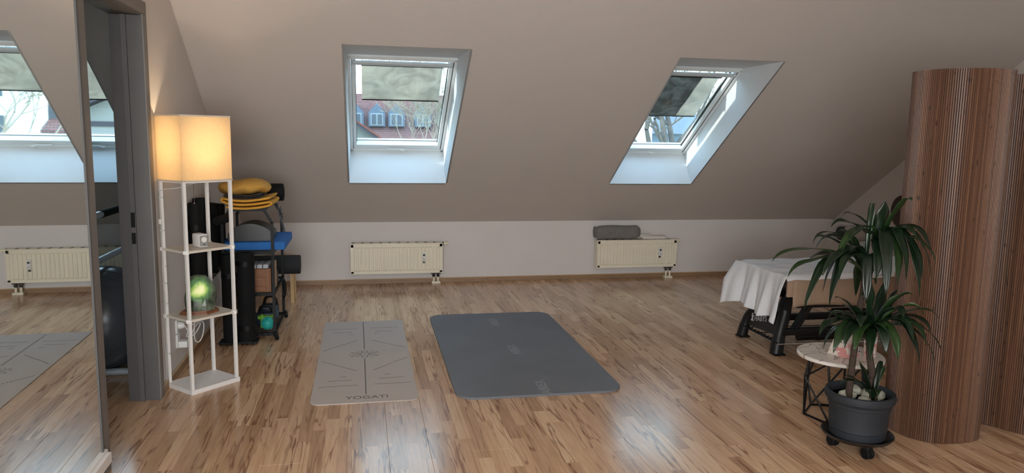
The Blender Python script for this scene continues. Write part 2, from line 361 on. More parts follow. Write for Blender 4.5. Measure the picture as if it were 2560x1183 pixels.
# left partition with the doorway
lw = MB()
zt = lambda Y: min(2.62, sl(Y)+.03)
yz = lambda pts, X: [(X, a, b) for a, b in pts]
lw.prism(yz([(4.33, 0), (7.5, 0), (7.5, zt(7.5)), (4.56, zt(4.56)), (4.33, 2.62)], 0), (-1.272, 0, 0), (-1.142, 0, 0))
lw.box((-1.272, 3.42, 2.125), (-1.142, 4.33, 2.62)); lw.box((-1.272, -1.5, 0), (-1.142, 3.42, 2.62))
lw.build('wall_left', paint, smooth=False, kind='structure')
gw = MB().prism(yz([(-1.6, 0), (7.62, 0), (7.62, 1.0), (4.2, 3.3), (-1.6, 3.3)], 0), (5.271, 0, 0), (5.40, 0, 0)).build('wall_right', paint, smooth=False, kind='structure')
MB().prism(yz([(-1.6, 0), (7.62, 0), (7.62, 1.0), (4.2, 3.3), (-1.6, 3.3)], 0), (-3.62, 0, 0), (-3.5, 0, 0)).build('wall_far_left', paint, smooth=False, kind='structure')
wr = MB()
wr.box((-3.5, -1.6, 0), (5.3, -1.5, .6)); wr.box((-3.5, -1.6, 2.3), (5.3, -1.5, 2.7)); wr.box((-3.5, -1.6, .6), (-1.7, -1.5, 2.3)); wr.box((1.1, -1.6, .6), (5.3, -1.5, 2.3))  # unseen wall, its opening cut only to hold the added fill light
wr.build('wall_rear', paint, smooth=False, kind='structure')
MB().box((-3.6, -1.6, 2.6), (5.4, 4.57, 2.7)).build('ceiling', paint, smooth=False, kind='structure')
# slope with holes
s_top = (6.838-4.54)/CS; s_bot = -(D-6.838)/CS
def sheet(n0, n1, sa, sb, hs0, hs1, inset, name, m):
    mb = MB(); xs = [-3.55]; 
    for a, b in WINS: xs += [a+inset, b-inset]
    xs.append(5.35)
    for k in range(len(xs)-1):
        segs = [(sa, sb)] if k % 2 == 0 else [(sa, hs0), (hs1, sb)]
        for a, b in segs:
            q = [wp(xs[k], a, n0), wp(xs[k+1], a, n0), wp(xs[k+1], b, n0), wp(xs[k], b, n0)]
            mb.hexa(q+[wp(xs[k], a, n1), wp(xs[k+1], a, n1), wp(xs[k+1], b, n1), wp(xs[k], b, n1)])
    return mb.build(name, m, smooth=False, kind='structure')
roof_m = mat('roof_outside', (120, 80, 70), .9)
sheet(0, .012, s_bot, s_top, 0, 1.865, 0, 'ceiling_slope', slope_p)
sheet(.36, .42, s_bot-.3, s_top+1.6, .02, 1.347, .012, 'roof_outer', roof_m)
# skirting
def skirting(name, a, b, nrm):
    a, b, n = V(a), V(b), V(nrm)
    mb = MB(); mb.hexa([a, b, b+n*.016, a+n*.016]+[p+V((0, 0, .042)) for p in (a, b, b+n*.013, a+n*.013)])
    o = mb.build(name, skirt, smooth=False, kind='structure')
    mb = MB(); z = V((0, 0, .042)); mb.hexa([a+z, b+z, b+z+n*.015, a+z+n*.015]+[p+V((0, 0, .047)) for p in (a, b, b+n*.012, a+n*.012)]); mb.build('edge_strip', skirt_l, o, smooth=False)
    return o
sk = skirting('baseboard_back', (-1.14, 7.48, 0), (5.27, 7.48, 0), (0, -1, 0))
for xx in (.28, 1.12, 1.27, 1.95, 2.75, 4.0):
    MB().lathe([(.004, 0), (.004, .002)], (xx, 7.465, .026), n=8, m=Matrix.Rotation(pi/2, 3, 'X')).build('screw', rad_d, sk)
skirting('baseboard_left', (-1.142, 4.36, 0), (-1.142, 7.48, 0), (1, 0, 0))
skirting('baseboard_side_room', (-3.5, 7.48, 0), (-1.28, 7.48, 0), (0, -1, 0))
# ledge on the gable wall
tr = MB().box((5.20, 4.2, 0), (5.271, 7.48, .60)).build('trim_1', paint_w, smooth=False, kind='structure')
MB().box((5.185, 4.2, .60), (5.271, 7.48, .618)).build('ledge_board', white, tr, smooth=False)

# doorway lining
dr = empty('door_1', (-1.207, 3.87, 0), kind='structure')
def dpart(mb, name, m, **k): return local(mb.build(name, m, dr, **k))
dpart(MB().box((-1.285, 4.30, 0), (-1.125, 4.335, 2.099), bev=.002).box((-1.225, 4.285, 0), (-1.20, 4.302, 2.098)), 'jamb', anth_d)
dpart(MB().box((-1.14, 4.302, 0), (-1.118, 4.372, 2.107), bev=.003), 'casing', anth)
dpart(MB().box((-1.285, 3.40, 0), (-1.125, 3.432, 2.099), bev=.002), 'jamb', anth_d)
dpart(MB().box((-1.14, 3.36, 0), (-1.112, 3.425, 2.107), bev=.003), 'casing', anth)
dpart(MB().box((-1.285, 3.40, 2.10), (-1.125, 4.335, 2.135), bev=.002), 'head_lining', anth_d)
dpart(MB().box((-1.14, 3.36, 2.108), (-1.1175, 4.372, 2.175), bev=.004), 'head_casing', anth)
dpart(MB().box((-1.222, 4.280, .98), (-1.203, 4.286, 1.06)).box((-1.222, 4.280, .89), (-1.203, 4.286, .95)), 'strike_plate', black)

# ------------------------------------------------------------ skylights
def wbox(mb, X0, X1, s0, s1, n0, n1):
    return mb.hexa([wp(X0, s0, n0), wp(X1, s0, n0), wp(X1, s1, n0), wp(X0, s1, n0), wp(X0, s0, n1), wp(X1, s0, n1), wp(X1, s1, n1), wp(X0, s1, n1)])
def skylight(idx, X0, X1):
    r = empty(f'window_{idx}', wp((X0+X1)/2, 0, 0), kind='structure')
    def wb(mb, name, m, **k): return local(mb.build(name, m, r, **k))
    a, b = X0+.012, X1-.012
    SB, ST, NF = .022, 1.345, .35
    def quad(p, q, r_, s_, off): o = V(off); return MB().hexa([p, q, r_, s_, p+o, q+o, r_+o, s_+o])
    bot = quad(wp(X0, 0, .0), wp(X1, 0, .0), wp(b, SB, NF), wp(a, SB, NF), wp(0, -.02, 0)-wp(0, 0, 0)); wb(bot, 'lower_reveal', reveal_p, smooth=False)
    topq = quad(wp(X0, 1.865, 0), wp(X1, 1.865, 0), wp(b, ST, NF), wp(a, ST, NF), (0, 0, .02)); wb(topq, 'upper_reveal', reveal_p, smooth=False)
    for sgn, xo, xi in ((-1, X0, a), (1, X1, b)):
        wb(quad(wp(xo, 0, 0), wp(xo, 1.865, 0), wp(xi, ST, NF), wp(xi, SB, NF), (sgn*.015, 0, 0)), 'side_reveal', reveal_p, smooth=False)
    # thin metal corner bead at the opening
    fr = MB(); n0, n1 = .325, .43; t = .022
    wbox(fr, a, a+t, SB, ST, n0, n1); wbox(fr, b-t, b, SB, ST, n0, n1); wbox(fr, a, b, SB-.01, SB+.03, n0, n1); wbox(fr, a, b, ST-.022, ST+.01, n0, n1)
    wb(fr, 'frame', pvc, smooth=False)
    g = MB(); gx = t+.002
    for xx in (a+gx, b-gx-.004): wbox(g, xx, xx+.004, SB+.03, ST-.022, .336, .342)
    wb(g, 'seal', rad_d, smooth=False)
    sa = MB(); u = a+t+.006; v = b-t-.006; q = .028; s0 = SB+.036; s1 = ST-.026; n0, n1 = .338, .41
    wbox(sa, u, u+q, s0, s1, n0, n1); wbox(sa, v-q, v, s0, s1, n0, n1); wbox(sa, u+q, v-q, s0, s0+.055, n0, n1); wbox(sa, u+q, v-q, s1-.014, s1, n0, n1)
    sash = wb(sa, 'sash', pvc, smooth=False)
    gs = MB(); e = .004
    wbox(gs, u+q, u+q+e, s0+.055, s1-.014, .37, .392); wbox(gs, v-q-e, v-q, s0+.055, s1-.014, .37, .392); wbox(gs, u+q, v-q, s0+.055, s0+.057, .385, .392)
    wb(gs, 'gasket', rad_d, smooth=False)
    pm = MB(); wbox(pm, u+q-.004, v-q+.004, s0+.051, s1-.010, .380, .384); wb(pm, 'pane', glass, smooth=False)
    # control bar with two brackets near the top
    cb = MB(); sb = s1-.030
    cb.tube([wp(u+.01, sb, .325), wp(v-.01, sb, .325)], .012, 8); wbox(cb, u+.005, v-.005, sb-.028, sb-.008, .318, .342)
    bar = wb(cb, 'control_bar', mat('bar_alu', (190, 196, 198), .4, var=.02), smooth=False)
    for f in (.36, .66):
        mb = MB(); wbox(mb, u+(v-u)*f, u+(v-u)*f+.008, sb, s1-.01, .32, .335); wb(mb, 'bracket', pvc, smooth=False)
    h = MB(); cx = (u+v)/2+.03
    wbox(h, cx-.13, cx-.01, s0+.004, s0+.016, .318, .328); h.tube([wp(cx-.015, s0+.01, .323), wp(cx+.015, s0-.005, .318), wp(cx+.035, s0-.004, .322)], [.008, .011, .008], 8); wbox(h, cx-.02, cx+.035, s0-.012, s0+.004, .326, .338)
    wb(h, 'handle', pvc)
    return (u+q, v-q, s0+.055, s1-.014)
PANES = [skylight(i+1, *wnd) for i, wnd in enumerate(WINS)]

# outside mesh awnings, half lowered
def awning(idx, xa, xb, sa, sb, m, label, group=None, crease=0):
    u, v, s0, s1 = PANES[idx]; r = empty('awning_blind', wp((u+v)/2, sb, .45), label=label, cat='blind')
    random.seed(idx+5)
    def f(i, j):
        b_ = .012*sin(i*9+j*3)*sin(j*5)+crease*.02*abs(sin(i*7+j*6))
        return wp(xa+(xb-xa)*i, sb+(sa-sb)*j, .46+b_)
    mb = MB().grid(f, 24, 16); c = local(solid(mb.build('mesh_fabric', m, r), .002))
    tb = MB(); wbox(tb, xa-.005, xb+.005, sa-.012, sa+.016, .44, .475); local(tb.build('top_rail', black, r))
    tb = MB().tube([f(i/12, -.01) for i in range(13)], .007, 6); local(tb.build('bottom_rail', black, r))
    return r
awn_l = mesh_blind('awning_mesh', (196, 184, 168), .08)
awn_f = mesh_blind('awning_foil', (150, 156, 164), .25, 1.2)
awning(1, .008, .662, 1.115, .637, awn_l, 'beige mesh awning half lowered outside the skylight facing two grey-roofed dormers')
a2_ = awning(2, 2.42, 3.13, 1.105, .50, awn_l, 'mesh awning with creased dark foil over it outside the skylight showing thick branches')
def foil(i, j): return wp(2.42+.50*i+.04*j, .50+.60*j, .452-.006*abs(sin(i*8-j*7))-.004*sin(i*13+j*4))
local(solid(MB().grid(foil, 30, 24).build('creased_foil', awn_f, a2_), .001))
awning(0, -2.6, -1.85, 1.12, .55, awn_l, 'pale mesh awning seen through the doorway outside the side room skylight')

# ------------------------------------------------------------ mirror on the left wall
mr = empty('wall_mirror', (-1.11, 2.3, .1), label='tall mirror standing against the wall beside the grey doorway', cat='mirror')
md = V((-.0194, 1, 0)).normalized()   # runs very slightly off the wall
pM = lambda Y, z, o=0: V((-1.095, 3.4, 0)) + md*(Y-3.4) + V((o, 0, z))
q = [pM(.6, .13), pM(3.262, .13), pM(3.262, 2.2), pM(.6, 2.2)]
local(MB().hexa([p+V((-.012, 0, 0)) for p in q]+q).build('glass', silver, mr, smooth=False))
local(MB().hexa([pM(.6, .13, -.03), pM(3.262, .13, -.03), pM(3.262, 2.2, -.03), pM(.6, 2.2, -.03)]+[p+V((-.0125, 0, 0)) for p in q]).build('backing_board', anth_d, mr, smooth=False))
local(MB().hexa([pM(3.263, .08, -.03), pM(3.275, .08, -.03), pM(3.275, .08, .004), pM(3.263, .08, .004), pM(3.263, 2.2, -.03), pM(3.275, 2.2, -.03), pM(3.275, 2.2, .004), pM(3.263, 2.2, .004)]).build('edge_profile', anth_d, mr, smooth=False))
for z0, z1, o in ((.085, .128, .024), (.128, .142, .010)):
    local(MB().hexa([pM(.6, z0, -.03), pM(3.30, z0, -.03), pM(3.30, z0, o), pM(.6, z0, o), pM(.6, z1, -.03), pM(3.30, z1, -.03), pM(3.30, z1, o), pM(.6, z1, o)]).build('bottom_rail', white, mr, smooth=False))
for yy in (1.0, 3.2):
    local(MB().box((-1.141, yy, 0), (-1.085, yy+.05, .085)).build('foot_block', mat('block_wood', (170, 140, 108), .6), mr, smooth=False))

# ------------------------------------------------------------ radiators
def radiator(x0, x1, z0, z1, label, meter_x, side_from):
    r = empty('radiator', ((x0+x1)/2, 7.42, 0), label=label, cat='radiator', group='radiators under the roof windows')
    B = lambda mb, n, m, **k: local(mb.build(n, m, r, **k))
    yf, yb = 7.35, 7.452; W_ = x1-x0
    fp = MB(); n = 23; e = .03; zz0, zz1 = z0+.035, z1-.045
    fp.box((x0+.006, yf+.008, z0+.004), (x1-.006, yf+.02, z1-.004))
    for a, b, c, d in ((x0+.006, x1-.006, z0+.004, zz0-.012), (x0+.006, x1-.006, zz1+.012, z1-.004), (x0+.006, x0+e, z0+.004, z1-.004), (x1-e, x1-.006, z0+.004, z1-.004)):
        fp.box((a, yf, c), (b, yf+.01, d))
    pt = (W_-2*e)/n
    for k in range(n):
        c = x0+e+pt*(k+.5); h = pt*.30
        fp.hexa([(c-h, yf-.001, zz0), (c+h, yf-.001, zz0), (c+h+.004, yf+.009, zz0-.012), (c-h-.004, yf+.009, zz0-.012), (c-h, yf-.001, zz1), (c+h, yf-.001, zz1), (c+h+.004, yf+.009, zz1+.012), (c-h-.004, yf+.009, zz1+.012)])
    B(fp, 'front_panel', rad_m, smooth=False)
    for xx in (x0, x1-.006):
        B(MB().box((xx, yf-.002, z0), (xx+.006, yb, z1), bev=.001), 'side_panel', rad_m)
    B(MB().box((x0, yf-.004, z0-.002), (x1, yf+.006, z0+.006), bev=.001).box((x0, yf-.004, z1-.006), (x1, yf+.006, z1+.002), bev=.001), 'edge_rim', rad_m)
    B(MB().box((x0, yf, z1-.004), (x1, yb, z1+.004), bev=.001), 'top_grille', rad_m)
    sl_ = MB(); m_ = 10
    for k in range(m_):
        c = x0+W_*(k+.12)/m_*.98+.01
        for d in (0, .014):
            for y0 in (yf+.018, yf+.058): sl_.box((c+d-.0035, y0, z1+.0035), (c+d+.0035, y0+.03, z1+.0052))
    B(sl_, 'vent_slots', rad_d, smooth=False)
    mt = B(MB().box((meter_x-.017, yf-.022, z0+.12), (meter_x+.017, yf, z0+.21), bev=.004), 'heat_meter', mat('meter_white', (228, 228, 226), .4))
    local_ = MB().lathe([(.011, 0), (.011, .002)], (meter_x, yf-.0215, z0+.185), n=16, m=Matrix.Rotation(pi/2, 3, 'X'))
    o = local_.build('dial', rad_d, mt)
    lm = MB()
    for k in range(3): lm.box((meter_x-.008+k*.007, yf-.0228, z0+.135), (meter_x-.004+k*.007, yf-.0218, z0+.141))
    lm.box((meter_x-.008, yf-.0228, z0+.152), (meter_x-.002, yf-.0218, z0+.158))
    o = lm.build('lettering', rad_d, mt)
    B(MB().box((meter_x-.010, yf-.008, z0+.10), (meter_x+.010, yf, z0+.12)), 'meter_bracket', brass_d)
    # thermostat valve on the right end
    vx = x1+.006; vz = z1-.014; ry = Matrix.Rotation(pi/2, 3, 'Y')
    B(MB().lathe([(.016, 0), (.018, .006), (.018, .014), (.010, .016)], (x1, 7.42, vz), n=14, m=ry), 'valve_collar', brass_d)
    B(MB().lathe([(.019, .015), (.021, .024), (.021, .034), (.015, .040), (.015, .062), (.012, .066)], (x1, 7.42, vz), n=14, m=ry), 'thermostat_head', rad_m)
    # pipes
    px = x1-.062
    B(MB().box((px-.045, 7.405, z0-.022), (px+.045, 7.435, z0-.002), bev=.004).tube([(px-.05, 7.42, z0-.014), (px+.05, 7.42, z0-.014)], .012, 10), 'valve_block', brass_d)
    for d in (-.022, .022):
        B(MB().tube([(px+d, 7.42, z0-.02), (px+d, 7.42, z0-.055)], .013, 10).tube([(px+d, 7.42, z0-.035), (px+d, 7.42, z0-.045)], .017, 6), 'nut', brass_d)
        B(MB().tube([(px+d, 7.42, .02), (px+d, 7.42, z0-.05)], .011, 10), 'pipe', rad_m)
    B(MB().box((px-.045, 7.39, .0), (px+.045, 7.45, .022), bev=.004), 'pipe_rosette', rad_m)
    return r
radiator(-.12, .79, .122, .422, 'cream ribbed radiator with bare top under the skylight facing dormers', .60, 0)
radiator(2.42, 3.312, .135, .425, 'cream ribbed radiator with folded blankets lying on its top', 3.118, 0)
radiator(-2.55, -1.62, .122, .422, 'cream radiator beyond the doorway behind the exercise ball', -1.9, 0)

# blankets on the radiator
gk = empty('folded_blanket', (2.63, 7.40, .43), label='thick grey blanket folded in a roll on the radiator', cat='blanket')
greyf = mat('grey_fleece', (122, 118, 116), .95, var=.08, vs=30, bump=.6, bs=300)
def roll(name, m, parent, c, L, hw, hh, layers=1, seed=0):
    mb = MB()
    def f(i, j):
        a = 2*pi*i; x = -L/2+L*j
        rr = 1+.05*sin(3*a+seed)+.04*sin(x*18+seed+a)
        e = min(1, (min(j, 1-j)+.02)*9)**.4
        return V(c)+V((x, hw*cos(a)*rr*e, hh*(math.copysign(abs(sin(a))**.7, sin(a)))*rr*e))
    mb.grid(f, 28, 30, closeu=True); return local(mb.build(name, m, parent))
roll('blanket_fold', greyf, gk, (2.65, 7.40, .505), .50, .055, .072, seed=1)
mb = MB()
for k, rr_ in enumerate((.055, .038, .022)):
    mb.tube([(2.402, 7.40+cos(a*pi/10)*rr_*.8, .507+sin(a*pi/10)*rr_) for a in range(20)], .007, 6, close=True)
local(mb.build('rolled_edge', greyf, gk))
wt = empty('rolled_towel', (3.05, 7.40, .43), label='small white towel rolled beside the grey blanket on the radiator', cat='towel')
gk.location.z += .004
tw = mat('white_towel', (220, 214, 208), .95, var=.04, vs=30, bump=.5)
roll('towel_roll', tw, wt, (3.06, 7.39, .450), .27, .036, .021, seed=3)
roll('towel_fold', tw, wt, (2.97, 7.415, .462), .12, .025, .024, seed=6)

# ------------------------------------------------------------ shelf floor lamp
LC = V((-.943, 4.548, 0)); e1 = V((.70, -.714, 0)); e2 = V((.714, .70, 0)); A1, A2 = .114, .146
fl = empty('shelf_lamp', LC, label='lit square shade floor lamp with three white shelves beside the doorway', cat='lamp')
C4 = [LC-e1*A1-e2*A2, LC+e1*A1-e2*A2, LC+e1*A1+e2*A2, LC-e1*A1+e2*A2]
LB = lambda mb, n, m, **k: local(mb.build(n, m, fl, **k))
for p in C4: LB(MB().bar(p+V((0, 0, .02)), p+V((0, 0, 1.23)), .0165, .0165, upv=e1), 'pole', white, smooth=False)
def plate(z0, z1, gx, m=white):
    q = [LC-e1*(A1+gx)-e2*(A2+gx), LC+e1*(A1+gx)-e2*(A2+gx), LC+e1*(A1+gx)+e2*(A2+gx), LC-e1*(A1+gx)+e2*(A2+gx)]
    return MB().hexa([p+V((0, 0, z0)) for p in q]+[p+V((0, 0, z1)) for p in q])
LB(plate(0, .026, .014), 'base', white, smooth=False)
for z in (.424, .818): LB(plate(z, z+.014, .010), 'shelf', mat('shelf_board', (214, 204, 190), .5, var=.04), smooth=False)
for z in (.424, .818):
    mb = MB()
    for p in C4: mb.box(p+V((-.015, -.015, z-.003)), p+V((.015, .015, z+.017)))
    LB(mb, 'corner_clips', white, smooth=False, kind='stuff')
LB(plate(1.212, 1.222, .006), 'top_plate', white, smooth=False)
shade_m = mat('lamp_shade_linen', (226, 212, 186), .8, var=.03, vs=60, transl=.62, bump=.2, bs=400)
G = .012
for k in range(4):
    a = LC+(C4[k]-LC)*1.07; b = LC+(C4[(k+1) % 4]-LC)*1.07
    nrm = ((a+b)/2-LC); nrm.z = 0; nrm.normalize()
    LB(MB().hexa([a+V((0, 0, 1.222)), b+V((0, 0, 1.222)), b+nrm*.0015+V((0, 0, 1.222)), a+nrm*.0015+V((0, 0, 1.222)), a+V((0, 0, 1.588)), b+V((0, 0, 1.588)), b+nrm*.0015+V((0, 0, 1.588)), a+nrm*.0015+V((0, 0, 1.588))]), 'shade_panel', shade_m, smooth=False)
rim = mat('shade_rim', (206, 196, 186), .6)
for z in (1.222, 1.586):
    mb = MB()
    for k in range(4): mb.bar(LC+(C4[k]-LC)*1.075+V((0, 0, z)), LC+(C4[(k+1) % 4]-LC)*1.075+V((0, 0, z)), .006, .008)
    LB(mb, 'shade_rim', rim, smooth=False)
LB(MB().lathe([(.02, 0), (.02, .05), (.012, .055)], LC+V((0, 0, 1.225)), n=16), 'bulb_socket', white)
LB(MB().sphere(LC+V((0, 0, 1.345)), .032, 10, (1, 1, 1.25)), 'bulb', mat('bulb_glow', (255, 210, 140), .4, emit=(1, .80, .52), es=12))
light('shelf_lamp_light', 'POINT', LC+V((0, 0, 1.435)), 3.6, (1, .79, .53), shadow_soft_size=.02)
LB(MB().tube([LC+e1*-.02+V((0, 0, 1.21)), LC+e1*-.02+V((0, 0, 1.09))], .0016, 5).sphere(LC+e1*-.02+V((0, 0, 1.085)), .006, 6), 'pull_chain', mat('chain', (120, 104, 90), .5, metal=.6))
A = C4[0]; o_ = V((-.004, -.014, 0))
LB(MB().tube(smoothpts([LC+V((0, 0, 1.205)), (LC+A)/2+V((0, 0, 1.175)), A+o_+V((.01, 0, 1.165)), A+o_+V((0, 0, 1.12)), A+o_+V((.004, 0, .95)), A+o_+V((-.003, 0, .7)), A+o_+V((.003, 0, .5)), A+o_+V((-.012, -.01, .35)), A+o_+V((-.004, -.01, .16)), A+o_+V((-.008, -.008, .07)), A+o_+V((0, -.01, .03))]), .003, 6), 'cord', mat('cord_grey', (200, 196, 190), .5))
mb = MB()
for z in (1.12, .93, .83, .72, .62, .5, .2): mb.box(A+V((-.0125, -.0125, z)), A+V((.0125, .0125, z+.006)))
LB(mb, 'cable_clips', mat('cord_grey', (200, 196, 190)), smooth=False)
LB(MB().box(A+V((-.014, -.022, .97)), A+V((.0, -.011, 1.0)), bev=.002), 'cord_switch', white)

# device on the middle shelf
dv = empty('portable_gadget', (-.93, 4.545, .832), rz=rad(38), label='small white grey portable gadget with round buttons on the middle lamp shelf', cat='gadget')
MB().box((-.028, -.045, 0), (.028, .045, .078), bev=.012).build('body', white, dv)
MB().box((-.024, -.0475, .008), (.024, -.043, .070), bev=.004).build('face_plate', mat('gadget_grey', (148, 146, 142), .5), dv)
MB().lathe([(.016, 0), (.016, .003), (.01, .004)], (0, -.0472, .046), n=18, m=Matrix.Rotation(pi/2, 3, 'X')).build('dial', white, dv)
MB().lathe([(.004, 0), (.004, .002)], (0, -.0475, .017), n=10, m=Matrix.Rotation(pi/2, 3, 'X')).build('button', rad_d, dv)
mb = MB()
for r_ in range(5):
    for c_ in range(3): mb.box((.0275, -.022+c_*.014, .024+r_*.009), (.0288, -.011+c_*.014, .030+r_*.009))
mb.build('printed_label', mat('gadget_print', (90, 88, 88), .6), dv, smooth=False)

# lit crystal
cy = empty('crystal_lamp', (-.945, 4.545, .438), label='glowing green crystal lamp on a brown wooden base', cat='lamp')
hx = [(-.125, -.035), (-.085, -.075), (.04, -.085), (.115, -.005), (.11, .03), (.0, .075), (-.09, .05)]
rotm = Matrix.Rotation(rad(12), 3, 'Z')
MB().prism([rotm @ V((a*.9, b*.9, 0)) for a, b in hx], (0, 0, 0), (0, 0, .012)).prism([rotm @ V((a*.82, b*.8, .0)) for a, b in hx], (0, 0, .012), (0, 0, .022)).build('wooden_base', mat('lamp_wood', (126, 80, 52), .45, var=.2, vs=30, stretch=(1, 6, 1)), cy, smooth=False)
mb = MB()
prof = [(.02, .0), (.082, .0), (.088, .03), (.086, .07), (.083, .11), (.074, .145), (.055, .18), (.034, .198), (.008, .204)]
mb.lathe(prof, (0, 0, 0), n=24)
for v in mb.bm.verts:
    nn = mnoise.noise(V((v.co.x*14+3, v.co.y*14, v.co.z*14)))*.024 + mnoise.noise(v.co*38)*.014
    v.co.y *= .72; v.co.x += v.co.x*nn*9; v.co.y += v.co.y*nn*9; v.co.z = .022+v.co.z*(1+nn*2)
mb.build('crystal', stone_glow(), cy, smooth=False)

# wall outlets and cables by the lamp
ol = empty('wall_outlet', (-1.14, 4.80, .20), label='white double wall outlet low on the wall behind the lamp', cat='outlet')
pw = mat('outlet_white', (226, 224, 222), .35)
local(MB().box((-1.142, 4.76, .255), (-1.128, 4.845, .34), bev=.003).build('plate', pw, ol))
local(MB().box((-1.142, 4.76, .165), (-1.128, 4.845, .25), bev=.003).build('plate', pw, ol))
pg = empty('plug_adapter', (-1.12, 4.80, .28), label='white plug with coiled cable in the upper outlet behind the lamp', cat='plug')
local(MB().lathe([(.022, 0), (.022, .02), (.014, .035)], (-1.128, 4.80, .30), n=16, m=Matrix.Rotation(pi/2, 3, 'Y')).build('plug', pw, pg))
local(MB().tube(smoothpts([(-1.095, 4.80, .30), (-1.07, 4.80, .25), (-1.06, 4.78, .21), (-1.07, 4.83, .20), (-1.05, 4.86, .27), (-1.0, 4.80, .31), (-1.03, 4.76, .25), (-1.08, 4.78, .235), (-1.06, 4.83, .29), (-.98, 4.76, .33), (-.97, 4.72, .27), (-.99, 4.70, .22), (-1.02, 4.72, .23), (-1.02, 4.73, .33), (-.98, 4.66, .405)], 6), .0032, 6).build('cable', pw, pg))
fp_ = empty('foil_bag', (-1.1, 4.77, .06), label='white angular plug adapter box on the lower outlet', cat='adapter')
local(MB().box((-1.128, 4.765, .165), (-1.075, 4.835, .205), bev=.006).build('body', pw, fp_)); fp_.name = 'adapter_box'
sk2 = empty('cable_outlet', (-1.14, 4.55, .13), label='small dark cable outlet low on wall left of the lamp', cat='outlet')
local(MB().box((-1.142, 4.535, .10), (-1.134, 4.575, .17), bev=.002).build('cover', black, sk2)); local(MB().box((-1.136, 4.549, .105), (-1.130, 4.558, .16)).build('inner_tab', chrome, sk2))

# ------------------------------------------------------------ yoga mats on the floor
ym = empty('yoga_mat', (.003, 4.995, 0), label='thin grey brown yoga mat printed with alignment lines', cat='mat')
ym_m = mat('mat_grey_brown', (190, 180, 172), .78, var=.03, vs=3, bump=.15, bs=350)
def rounded(hw, hl, r, corners=(1, 1, 1, 1), n=6):
    pts = []
    for (sx_, sy_, a0), on in zip(((1, 1, 0), (-1, 1, 90), (-1, -1, 180), (1, -1, 270)), corners):
        rr_ = r if on else .003
        for k in range(n+1):
            a = rad(a0+90*k/n); pts.append((sx_*(hw-rr_)+rr_*cos(a), sy_*(hl-rr_)+rr_*sin(a), 0))
    return pts
MB().prism(rounded(.303, .925, .055, (0, 0, 1, 1)), (0, 0, .0), (0, 0, .0045)).build('mat_body', ym_m, ym)
ink = mat('mat_ink', (104, 98, 94), .8)
LINES = [([-0.004, 5.886], [0.003, 5.128]), ([0.004, 4.899], [0.009, 4.205]), ([-0.274, 5.69], [-0.046, 5.687]), ([-0.231, 5.589], [-0.085, 5.588]), ([0.044, 5.695], [0.264, 5.702]), ([0.083, 5.595], [0.224, 5.591]), ([-0.275, 5.109], [-0.19, 5.211]), ([-0.133, 5.264], [-0.048, 5.355]), ([0.053, 5.359], [0.127, 5.278]), ([0.197, 5.215], [0.286, 5.135]), ([-0.275, 4.876], [-0.188, 4.789]), ([-0.13, 4.728], [-0.047, 4.646]), ([0.287, 4.891], [0.201, 4.805]), ([0.135, 4.729], [0.058, 4.645]), ([-0.221, 4.464], [-0.074, 4.466]), ([-0.268, 4.341], [-0.249, 4.36]), ([-0.249, 4.36], [-0.04, 4.368]), ([0.087, 4.475], [0.239, 4.485]), ([0.059, 4.372], [0.278, 4.374])]
LM = lambda p: V((p[0]-.003, p[1]-4.995, .0048))
ln = MB()
for k, (a, b) in enumerate(LINES): ln.bar(LM(a), LM(b), .0065 if k < 2 else .0045, .0006)
for a, b in (((-.19, 5.211), (-.133, 5.264)), ((.127, 5.278), (.197, 5.215)), ((-.188, 4.789), (-.13, 4.728)), ((.201, 4.805), (.135, 4.729))):
    for t_ in (.12, .37, .62, .87):
        c = LM(a).lerp(LM(b), t_); ln.tube([c+V((0, 0, -.0002)), c+V((0, 0, .0004))], .006, 6)
for gx, gy in ((-.094, 5.519), (.095, 5.525), (-.127, 4.533), (.142, 4.547)):
    c = LM((gx, gy))
    for d in (-1, 1): ln.bar(c+V((d*.003, .012, 0)), c+V((d*.019, -.003, 0)), .004, .0006)
    ln.tube([c+V((0, -.006, 0)), c+V((0, -.006, .0004))], .004, 6)
ln.build('alignment_lines', ink, ym, smooth=False)
lo = MB(); LO = LM((.004, 5.005))
def petal(c, ang, L, wd, off):
    d = V((cos(ang), sin(ang), 0)); n_ = V((-sin(ang), cos(ang), 0)); pts = []
    for k in range(13):
        t_ = k/12; s_ = sin(pi*t_); pts.append((t_, s_))
    ring = [c+d*(off+L*t_)+n_*wd*s_ for t_, s_ in pts]+[c+d*(off+L*t_)-n_*wd*s_ for t_, s_ in pts[::-1][1:-1]]
    lo.tube(ring, .0028, 4, close=True)
for sgn in (1, -1):
    petal(LO, sgn*pi/2, .062, .021, .022)
    for ang, L in ((25, .080),):
        petal(LO, rad(ang*sgn), L, .014, .022); petal(LO, rad(180-ang*sgn), L, .014, .022)
    for ax, ay in ((.045, .068), (-.045, .068), (.10, .0), (-.10, 0)):
        c = LO+V((ax, ay*sgn, 0)); lo.tube([c, c+V((0, 0, .0005))], .005, 6)
for v in lo.bm.verts: v.co.z = .0047+max(-.0004, min(.0008, v.co.z-.0048))
lo.build('lotus_print', ink, ym, smooth=False)
text('YOGATI', .066, ink, ym, frame_m(V((.012, -.845, .0048)), (1, .0, 0), (0, 1, 0)))

